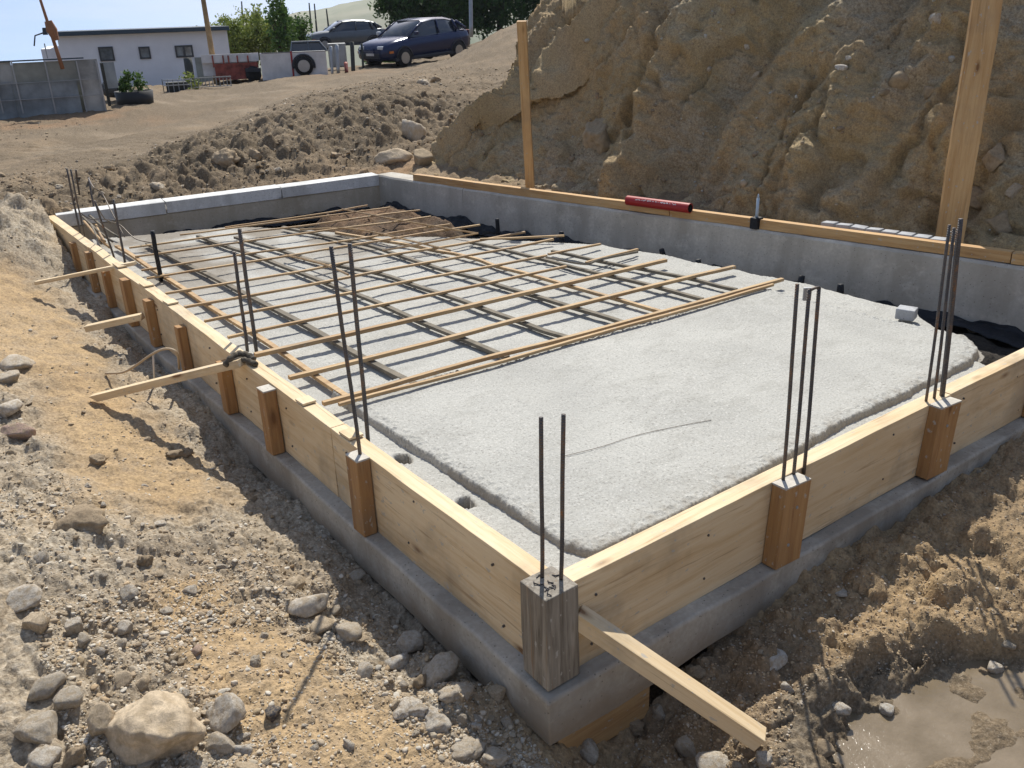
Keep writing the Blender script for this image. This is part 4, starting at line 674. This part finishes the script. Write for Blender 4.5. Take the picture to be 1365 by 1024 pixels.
# ------------------------------------------------------------------ far things
def farframe(px,py,D):
    p=atD(px,py,D); d=ray(px,300); a=math.atan2(d[1],d[0]); return p,a-math.pi/2      # local +y points away from the camera, +x to the right
def gD(px,py):
    L=cast(px,py); return math.hypot(L[0]-CAM[0],L[1]-CAM[1])
class Far:
    def __init__(s,name,px,py,D,label,cat,group=None,turn=0):
        s.p,a=farframe(px,py,D); s.a=a+turn; s.t=thing(name,s.p,label,cat,group,s.a); s.c,s.s=math.cos(s.a),math.sin(s.a)
    def L(s,px,py,y=0):
        """local x,z of the pixel on the local plane y=const"""
        d=ray(px,py); o=CAM-s.p; lo=np.array([o[0]*s.c+o[1]*s.s,-o[0]*s.s+o[1]*s.c,o[2]]); ld=np.array([d[0]*s.c+d[1]*s.s,-d[0]*s.s+d[1]*s.c,d[2]]); k=(y-lo[1])/ld[1]; q=lo+ld*k; return q[0],q[2]
    def box(s,name,x0,y0,x1,y1,d0,d1,mt,bev=0,parent=None):
        xm,ym=(x0+x1)/2,(y0+y1)/2; xa,xb=s.L(x0,ym,d0)[0],s.L(x1,ym,d0)[0]; za,zb=s.L(xm,y0,d0)[1],s.L(xm,y1,d0)[1]; return MB().box((min(xa,xb),d0,min(za,zb)),(max(xa,xb),d1,max(za,zb))).build(name,M[mt],parent or s.t,bev=bev)
# building
B=Far('white_building',190,118,30,'long low white building with dark roof edge and three small windows','building')
x0,zr=B.L(75,46);x1,_=B.L(303,46); zr=B.L(190,43.5)[1]; zg=-.6
MB().box((x0,0,zg),(x1,4.2,zr-.02)).build('wall',M['render'],B.t)
MB().box((x0-.08,-.22,zr-.02),(x1+.06,4.3,zr+.10)).build('roof',M['roof'],B.t,bev=.01)
MB().box((x0-.5,.3,zg),(x0-.003,4.2,zr-.35)).build('side_annex',M['render'],B.t)
for (a,b,c,d) in [(134,62,150,82),(187,62,199,79),(235,60,256,77)]:
    xa,za=B.L(a,d);xb,zb=B.L(c,b); w=MB(); t_=.045
    w.box((xa,-.04,za),(xa+t_,.02,zb)).box((xb-t_,-.04,za),(xb,.02,zb)).box((xa+t_,-.04,zb-t_),(xb-t_,.02,zb)).box((xa+t_,-.04,za),(xb-t_,.02,za+t_))
    if c-a>18: w.box(((xa+xb)/2-.03,-.04,za+t_),((xa+xb)/2+.03,.02,zb-t_))
    f=w.build('window',M['frame'],B.t); MB().box((xa+t_,-.012,za+t_),(xb-t_,-.004,zb-t_)).build('pane',M['glass'],f)
B.box('downpipe',60.5,58,62,78,-.02,.04,'galv')
xa,za=B.L(70,52); MB().cyl((xa-.15,-.1,zr+.03),(xa-.15,-.1,zr+.22),.07,.05,8).tube([(xa-.15,-.1,zr+.1),(xa-.42,-.12,zr+.02),(xa-.5,-.12,zr-.25)],.02,6).build('vent',M['plasticd'],B.t)
B.box('base_panel',262,76,292,112,-.03,-.004,'sheet'); B.box('orange_panel',291,76,307,104,-.035,-.003,'orangep')
# screening fence at left
S=Far('screen_fence',60,148,gD(70,152),'grey green screening sheets on a low frame at the left edge, before the building','fence')
for (a,b,c,d,mt,y) in [(-25,83,18,120,'sheetl',0),(20,82,108,116,'sheet',.02),(109,79,136,150,'sheetl',0),(-25,112,22,168,'sheetb',-.03),(22,110,108,166,'sheetb',-.04),(136,83,155,118,'sheetb',.25),(-25,85,134,165,'sheet',.3)]: S.box('sheet',a,b,c,d,y,y+.012,mt)
for y in (109,131): S.box('rail',-25,y,135,y+.7,-.08,-.06,'galv')
for x in (-5,22,66,108,134): S.box('fence_post',x,81,x+2,152,-.06,-.02,'galv')
S.box('top_rail',-25,79.5,112,81.5,-.03,.03,'roof')
S.box('dark_strut',139,84,143,142,.1,.16,'darkpost')
# tub with plant
T_=Far('planter_tub',182,140,gD(182,139),'black round tub holding a bright green bush','planter'); xa,zb_=T_.L(157,139);xb,zt_=T_.L(207,121); r_=(xb-xa)/2; zb_-=.1
mb=MB(); n=28; V=[];prof=[(0,zb_),(r_*.92,zb_),(r_,zt_),(r_*.93,zt_),(r_*.9,zt_-.06),(0,zt_-.06)]
for (q,z) in prof: V+=[(q*math.cos(2*math.pi*i/n),r_+q*math.sin(2*math.pi*i/n),z) for i in range(n)]
mb.add(V,[(k*n+i,k*n+(i+1)%n,(k+1)*n+(i+1)%n,(k+1)*n+i) for k in range(5) for i in range(n)]); mb.build('tub',M['tub'],T_.t,True)
def leaves(center,rad,n,ls,seed,clusters=30,fill=.35):
    g=np.random.default_rng(seed); C=g.normal(size=(clusters,3)); C/=np.linalg.norm(C,axis=1)[:,None]; C*=g.uniform(fill,1,(clusters,1)); C*=np.array(rad); k=g.integers(0,clusters,n); rr=np.array(rad)*g.uniform(.18,.42,(clusters,1))[k]
    Pp=C[k]+g.normal(size=(n,3))*rr*.55; Pp+=np.array(center); a=g.normal(size=(n,3)); a/=np.linalg.norm(a,axis=1)[:,None]; b=np.cross(a,g.normal(size=(n,3))); b/=np.linalg.norm(b,axis=1)[:,None]; s=ls*g.uniform(.6,1.3,(n,1))
    V=np.stack([Pp-a*s,Pp+b*s*.45,Pp+a*s,Pp-b*s*.45],1).reshape(-1,3); return V,np.arange(4*n).reshape(-1,4)
def foliage(name,mt,parent,center,rad,n,ls,seed,cl=30,fill=.35):
    V,Q=leaves(center,rad,n,ls,seed,cl,fill); return link(name,npmesh(name,V,Q,False),mt,parent)
foliage('bush',M['leafm'],T_.t,(-.02,r_,zt_+.12),(.22,.22,.22),900,.035,3,14)
foliage('weeds',M['leafy'],None,(0,0,0),(.3,.2,.3),500,.04,4,10); w=COL.objects[-1] if False else [o for o in bpy.data.objects if o.name=='weeds'][0]; p_,a=farframe(252,116,23); w.location=tuple(p_); tag(w,'small green bush by the dark leaning post','bush')
# black pipe next to tub, crate, railing
o=MB().cyl((0,-.2,.12),(0,.35,.12),.16,.16,14).build('drain_pipe',M['tub'],smooth=False); p_,a=farframe(160,128,gD(182,139)+.9); o.location=tuple(p_); o.rotation_euler=(0,0,a+.5); tag(o,'short fat black pipe lying left behind the tub','pipe')
C_=Far('steel_crate',236,124,gD(236,123),'grey steel mesh crate standing right of the tub','crate')
for x in (217,224,231,238,245,255): C_.box('upright',x,106,x+1,126,0,.03,'galv' if x!=217 else 'darkpost')
for y in (106,113,124): C_.box('bar',217,y,256,y+1.2,.031,.06,'galv')
C_.box('load',222,110,250,124,.1,.5,'darkpost')
R_2=Far('metal_railing',282,118,gD(282,118),'pale metal railing around the foot of the leaning tan pole','railing')
R_2.box('top_bar',258,102.5,308,104,0,.03,'sheetl'); R_2.box('bottom_bar',258,115,308,116,0,.03,'sheetl')
for k in range(11): R_2.box('baluster',259+k*4.8,104,260.2+k*4.8,115,.004,.024,'sheetl')
def pole(name,a,za,b,D,r0,r1,mt,label,cat='pole',group=None):
    p=atD(*a,D);q=atD(*b,D+.2); o=MB().tube([tuple(p+(q-p)*s) for s in np.linspace(-.08,1,6)],[r0+(r1-r0)*s for s in np.linspace(0,1,6)],10).build(name,M[mt],smooth=True); return tag(o,label,cat,group)
pole('timber_pole',(290,116),0,(266,-30),gD(289,113),.085,.055,'polewood','leaning tan timber pole in front of the white building')
pole('rusty_pole',(81,84),0,(48,-18),18,.035,.02,'rust','thin leaning reddish pole at the left end of the white building'); o=MB().tube([tuple(atD(64,28,17.95)),tuple(atD(69,40,17.95)),tuple(atD(75,54,17.95))],[.06,.09,.05],8).build('pole_bracket',M['rust'],bpy.data.objects['rusty_pole'])
pole('dark_post',(257,126),0,(250,78),24,.10,.10,'darkpost','dark leaning post under the rightmost window of the white building')
pole('steel_post',(628,44),0,(627,-25),26,.055,.05,'galv','grey steel post standing before the dark hedge beyond the blue car')
for k,(x,y0,y1) in enumerate([(306,75,28),(325,60,2),(376,60,-6),(397,55,20),(415,50,4),(422,50,5),(438,45,12)]): pole('mast',(x+1,y0),0,(x-3,y1),55,.06,.035,'darkpost',nth(k)+' thin mast from the white building toward the blue car, on the skyline','mast','thin masts on the skyline')
# bushes behind truck
def bush(px,py,D,rad,n,ls,mt,label,seed,name='bush',cat='bush',group='bushes behind the white truck'):
    p_,a=farframe(px,py,D); t=thing(name,p_,label,cat,group,a); foliage('crown',M[mt],t,(0,0,rad[2]*.6),rad,n,ls,seed,40); mb=MB()
    for k in range(5): mb.tube([(random.uniform(-.1,.1),0,-.6),(random.uniform(-.4,.4)*rad[0],0,rad[2]*.4),(random.uniform(-.8,.8)*rad[0],0,rad[2])],[.05,.03,.012],6)
    mb.build('stems',M['bark'],t)
for k,(px,py,D,rx,rz,mt,lb) in enumerate([(318,72,33,.8,.75,'leafy','yellow green bush nearest the white building'),(338,70,34,.7,.8,'leafy','yellow green bush second from the white building'),(358,68,33,.7,.85,'leafy','yellow green bush in the middle behind the white truck'),(376,66,30,.45,1.0,'leafm','narrow taller green bush rising over the white truck'),(392,62,33,.6,.7,'leafm','green bush right of the narrow taller one'),(300,70,36,.8,.6,'leafy','low yellow green bush half hidden by the white building'),(508,88,34,.5,.25,'leafm','low green scrub beside the nose of the blue car')]): bush(px,py,D,(rx,.7,rz),2600,.065,mt,lb,700+k)
# hedge trees
def tree(px,py,D,rx,rz,label,seed):
    p_,a=farframe(px,py,D); t=thing('hedge_tree',p_,label,'tree','dark trees behind the blue car',a); foliage('crown',M['leafd'],t,(0,0,rz*.9),(rx,rx*.8,rz),9000,.10,seed,60,.3)
    mb=MB(); mb.tube([(0,0,-1.2),(.05,0,rz*.3),(0,.1,rz*.9)],[.16,.11,.05],8)
    for k in range(5): a_=k*1.26; mb.tube([(0,0,rz*.3),(math.cos(a_)*rx*.35,math.sin(a_)*rx*.3,rz*.8),(math.cos(a_)*rx*.6,math.sin(a_)*rx*.5,rz*1.2)],[.06,.04,.015],6)
    mb.build('trunk',M['bark'],t)
for k,(px,py,D,rx,rz,lb) in enumerate([(540,40,40,1.0,1.1,'leftmost dark leafy tree, lighter green at its edge, just above the car roof'),(580,44,42,1.5,1.7,'dark leafy tree behind the middle of the blue car'),(620,44,40,1.5,1.8,'dark leafy tree behind the grey steel post'),(665,40,40,1.7,1.8,'dark leafy tree right of the grey steel post'),(722,34,41,1.9,2.0,'rightmost dark leafy tree, half hidden by the earth bank')]): tree(px,py,D,rx,rz,lb,800+k)
# cars
def car(name,px,py,D,turn,tilt,paint,label,Ls=4.2,sc_=1.):
    p_,a=farframe(px,py,D); t=thing(name,p_,label,'car',None,a+turn); t.rotation_euler=(0,tilt,a+turn); t.scale=(sc_,)*3
    # x forward; stations: x, half width, sill z, shoulder z
    st=[(2.10,.50,.42,.60),(2.06,.70,.30,.74),(1.9,.80,.24,.84),(1.5,.85,.22,.92),(1.0,.87,.22,.98),(.6,.875,.22,1.0),(0,.88,.22,1.01),(-.7,.88,.22,1.03),(-1.3,.87,.24,1.05),(-1.8,.84,.28,1.04),(-2.02,.78,.34,.98),(-2.10,.62,.42,.84)]
    n=20; V=[]
    for x,w,z0,z1 in st:
        zc,hz=(z0+z1)/2,(z1-z0)/2
        for i in range(n):
            th=2*math.pi*i/n; c,s=math.cos(th),math.sin(th); e=.42; V.append((x,w*math.copysign(abs(c)**e,c),zc+hz*math.copysign(abs(s)**e,s)))
    f=[(k*n+i,k*n+(i+1)%n,(k+1)*n+(i+1)%n,(k+1)*n+i) for k in range(len(st)-1) for i in range(n)]+[tuple(range(n))[::-1],tuple(range(len(V)-n,len(V)))]
    MB().add(V,f).build('body',M[paint],t,True)
    cs=[(1.02,.70,.97),(.55,.70,1.26),(.25,.68,1.42),(-.3,.66,1.47),(-.9,.65,1.45),(-1.45,.63,1.34),(-1.80,.62,1.08)]
    V=[]
    for x,w,z in cs: V+=[(x,.80,.93),(x,w,z-.05),(x,w*.82,z),(x,-w*.82,z),(x,-w,z-.05),(x,-.80,.93)]
    f=[(k*6+i,k*6+i+1,k*6+7+i,k*6+6+i) for k in range(len(cs)-1) for i in range(5)]+[(0,1,2,3,4,5)[::-1],tuple(range(36,42))]
    MB().add(V,f).build('cabin_glass',M['cglass'],t,True)
    mb=MB(); V=[]; rf=[q for q in cs if q[2]>1.3]
    for x,w,z in rf: V+=[(x,w+.012,z-.055),(x,w*.84,z+.014),(x,-w*.84,z+.014),(x,-w-.012,z-.055)]
    f=[(k*4+i,k*4+i+1,k*4+5+i,k*4+4+i) for k in range(len(rf)-1) for i in range(3)]; mb.add(V,f)
    for s in (1,-1):
        mb.tube([(1.0,s*.80,.96),(.55,s*.715,1.23),(.25,s*.69,1.375)],.03,6); mb.tube([(-.42,s*.83,.98),(-.45,s*.675,1.42)],.03,6); mb.tube([(-1.35,s*.82,1.0),(-1.25,s*.665,1.36)],.05,6); mb.tube([(-1.82,s*.76,1.03),(-1.45,s*.65,1.29)],.06,6)
    mb.build('roof',M[paint],t,True)
    for x in (1.32,-1.3):
        for s in (1,-1):
            w=MB().cyl((x,s*.66,.31),(x,s*.885,.31),.315,.305,22).build('wheel',M['tyre'],t,True); MB().cyl((x,s*.80,.31),(x,s*.895,.31),.2,.19,14).build('rim',M['rim'],w)
            MB().tube([(x+.36*math.cos(q),s*.872,.31+.37*math.sin(q)) for q in np.linspace(0,math.pi,10)],.028,6).build('wheel_arch',M['plasticd'],t,True)
    for s in (1,-1):
        MB().box((1.90,s*.48-.14,.62),(2.09,s*.48+.14,.74)).build('headlight',M['lamp'],t,bev=.03); MB().box((.72,s*.98-.09,1.0),(.85,s*.98+.06,1.12)).build('side_mirror',M['lamp' if s<0 else paint],t,bev=.03)
        MB().box((-2.08,s*.66-.12,.80),(-1.98,s*.66+.12,.96)).build('tail_light',M['redp'],t,bev=.02)
        MB().box((1.78,s*.835-.03,.50),(1.95,s*.835+.0,.57)).build('indicator',M['amber'],t)
    MB().box((2.06,-.45,.34),(2.13,.45,.52)).build('grille',M['plasticd'],t,bev=.02); MB().box((2.131,-.2,.44),(2.137,.2,.52)).build('number_plate',M['truck'],t); MB().box((-1.75,-.885,.22),(1.75,.885,.34)).build('sill',M['plasticd'],t,bev=.03)
    return t
# turn: local +y is away from the camera; car x axis turned to point left and toward the camera
car('blue_car',556,84,31.5,math.pi+math.radians(42),math.radians(2.5),'carblue','dark blue five-door car parked on the track, nose to the left',sc_=.93)
car('grey_car',462,66,38,math.pi+math.radians(12),0,'cargrey','long grey car parked behind the white truck, left of the blue car',sc_=.74)
# white truck with red trailer
W=Far('white_truck',395,104,25,'low dirty white pickup body seen from the side, with one dark wheel','truck')
W.box('side_panel',348,70,389.6,107,0,.05,'truck',.01); W.box('door_panel',390.6,68,436,104,-.004,.05,'truck',.02); W.box('red_strip',388.6,68.5,390.8,104,-.012,-.005,'red'); W.box('cargo_floor',350,75,434,100,.06,1.5,'truck')
W.box('top_edge',348,69,440,70,-.01,.05,'cargrey')
xa,za=W.L(388,69,.2);xb,zb=W.L(434,55,.2)
MB().add([(xa,.2,za),(xb,.2,za),(xb-.16,.3,zb),(xa+.05,.3,zb),(xa,1.4,za),(xb,1.4,za),(xb-.16,1.3,zb),(xa+.05,1.3,zb)],[(0,1,2,3),(1,5,6,2),(5,4,7,6),(4,0,3,7),(3,2,6,7)]).build('cab_glass',M['cglass'],W.t)
mb=MB(); mb.tube([(xa,.18,za),(xa+.05,.28,zb),(xb-.16,.28,zb),(xb,.18,za)],.03,6); mb.tube([((xa+xb)/2,.18,za),((xa+xb)/2,.28,zb)],.025,6); mb.build('cab_frame',M['cargrey'],W.t)
xw,zw=W.L(405,88); wh=MB().cyl((xw,-.06,zw),(xw,.14,zw),.24,.24,26).build('wheel',M['tyre'],W.t,True); MB().cyl((xw,-.075,zw),(xw,-.05,zw),.15,.16,16).build('rim',M['rim'],wh); MB().tube([(xw+.275*math.cos(q),-.03,zw+.275*math.sin(q)) for q in np.linspace(-.2,math.pi+.2,12)],.03,6).build('wheel_arch',M['plasticd'],W.t,True)
R3=Far('red_trailer',308,106,25.6,'low faded red and white trailer left of the white truck','trailer'); R3.box('red_side',287,84,345,106,-.01,.06,'redp'); R3.box('white_side',268,72,345,83,0,.06,'truck')
for x in (283,297,304,316,330): R3.box('slat',x,74,x+2,90,-.03,-.012,'redp')
R3.box('deck',270,80,343,100,.07,1.3,'truck'); xw,zw=R3.L(338,99,-.1); wh=MB().cyl((xw,-.16,zw),(xw,.05,zw),.2,.2,20).build('wheel',M['tyre'],R3.t,True); R3.box('mudguard',327,91,348,96,-.2,-.02,'plasticd')
for k,(x,y0,y1,D,r,mt,lb) in enumerate([(451,96,60,27,.05,'galv','grey post behind the tail of the white truck'),(471,95,56,28,.06,'darkpost','dark post between the white truck and the blue car'),(484,88,58,30,.035,'darkpost','thin dark post nearest the blue car'),(443,100,62,27,.04,'galv','slim grey post touching the white truck')]): pole('fence_post',(x,y0),0,(x-2,y1),D,r,r,mt,lb,'post','posts between the truck and the blue car')
o=pole('marker_post',(462,96),0,(461,84),26,.05,.05,'redp','short red marker post on the soil right of the white truck','marker')
Bx=Far('grey_cabinet',452,92,29.5,'pale grey utility cabinet behind the posts right of the white truck','cabinet'); Bx.box('cabinet_body',438,58,462,90,0,.6,'sheetl',.02); Bx.box('door',446,62,460,88,-.02,-.003,'galv')
# ------------------------------------------------------------------ far hills
az=np.linspace(-50,12,260); HV=[]
for k,(D,ys0) in enumerate([(330,0),(300,1),(260,0),(200,0)]):
    for a in az:
        px=CX+F*math.tan(math.radians(a)); crest=np.interp(px,[-400,60,200,300,340,400,450,520,600,900],[-14,-16,-14,-3.2,-1.6,.3,1.9,3.4,5,6]); zz=1.4+crest+ .9*float(fbm(np.array([[a*.55,k,0.]]),4,881)[0]); zz={0:zz-2,1:zz,2:zz-4.5,3:-30}[k]; q=YAW-math.radians(a); HV.append((CAM[0]+D*math.cos(q),CAM[1]+D*math.sin(q),zz))
o=link('hills',npmesh('hills',np.array(HV),gridq(4,len(az)),True),M['hills']); tag(o,kind='structure')
# air
hz=MB().box((-420,-420,-75),(560,560,14)).build('haze',None); mh=bpy.data.materials.new('haze air'); mh.use_nodes=True; nt=mh.node_tree; nt.nodes.clear(); ou=nt.nodes.new('ShaderNodeOutputMaterial'); pv=nt.nodes.new('ShaderNodeVolumePrincipled'); pv.inputs['Color'].default_value=(.85,.9,1,1); pv.inputs['Density'].default_value=.0003; nt.links.new(pv.outputs[0],ou.inputs['Volume']); hz.data.materials.append(mh); tag(hz,kind='stuff')
# ------------------------------------------------------------------ light
SX,SY=.56,.64; elev=math.atan(1/math.hypot(SX,SY)); saz=math.atan2(SY,SX)
sd=bpy.data.lights.new('sun','SUN'); sd.energy=4.7; sd.angle=math.radians(.55); sd.color=(1,.95,.86); so=bpy.data.objects.new('sun',sd); COL.objects.link(so)
so.rotation_euler=Vector((-math.cos(saz)*math.cos(elev),-math.sin(saz)*math.cos(elev),-math.sin(elev))).to_track_quat('-Z','Y').to_euler()
W_=bpy.data.worlds.new('World'); sc.world=W_; W_.use_nodes=True; nt=W_.node_tree; bg=nt.nodes['Background']; sky=nt.nodes.new('ShaderNodeTexSky'); sky.sky_type='NISHITA'; sky.sun_disc=False; sky.sun_elevation=elev; sky.sun_rotation=math.pi/2-saz; sky.air_density=1.; sky.dust_density=1.2; sky.ozone_density=1.5
tc=nt.nodes.new('ShaderNodeTexCoord'); va=nt.nodes.new('ShaderNodeVectorMath'); va.operation='ADD'; va.inputs[1].default_value=(0,0,.30); nt.links.new(tc.outputs['Generated'],va.inputs[0]); nt.links.new(va.outputs[0],sky.inputs['Vector'])
mp=nt.nodes.new('ShaderNodeMapping'); mp.inputs['Scale'].default_value=(2.2,2.2,13); nt.links.new(tc.outputs['Generated'],mp.inputs[0]); nz=nt.nodes.new('ShaderNodeTexNoise'); nz.inputs['Scale'].default_value=1.6; nz.inputs['Detail'].default_value=6; nz.inputs['Roughness'].default_value=.55; nz.inputs['Distortion'].default_value=.3; nt.links.new(mp.outputs[0],nz.inputs[0])
rp=nt.nodes.new('ShaderNodeValToRGB'); rp.color_ramp.elements[0].position=.46; rp.color_ramp.elements[1].position=.72; rp.color_ramp.elements[1].color=(.6,.6,.6,1); nt.links.new(nz.outputs[0],rp.inputs[0]); mx=nt.nodes.new('ShaderNodeMix'); mx.data_type='RGBA'; nt.links.new(rp.outputs[0],mx.inputs[0]); nt.links.new(sky.outputs[0],mx.inputs[6]); mx.inputs[7].default_value=(5.6,6.0,6.5,1); nt.links.new(mx.outputs[2],bg.inputs[0]); bg.inputs[1].default_value=.132
sc.view_settings.view_transform='Standard'; sc.view_settings.look='None'; sc.view_settings.gamma=1; sc.view_settings.exposure=.24
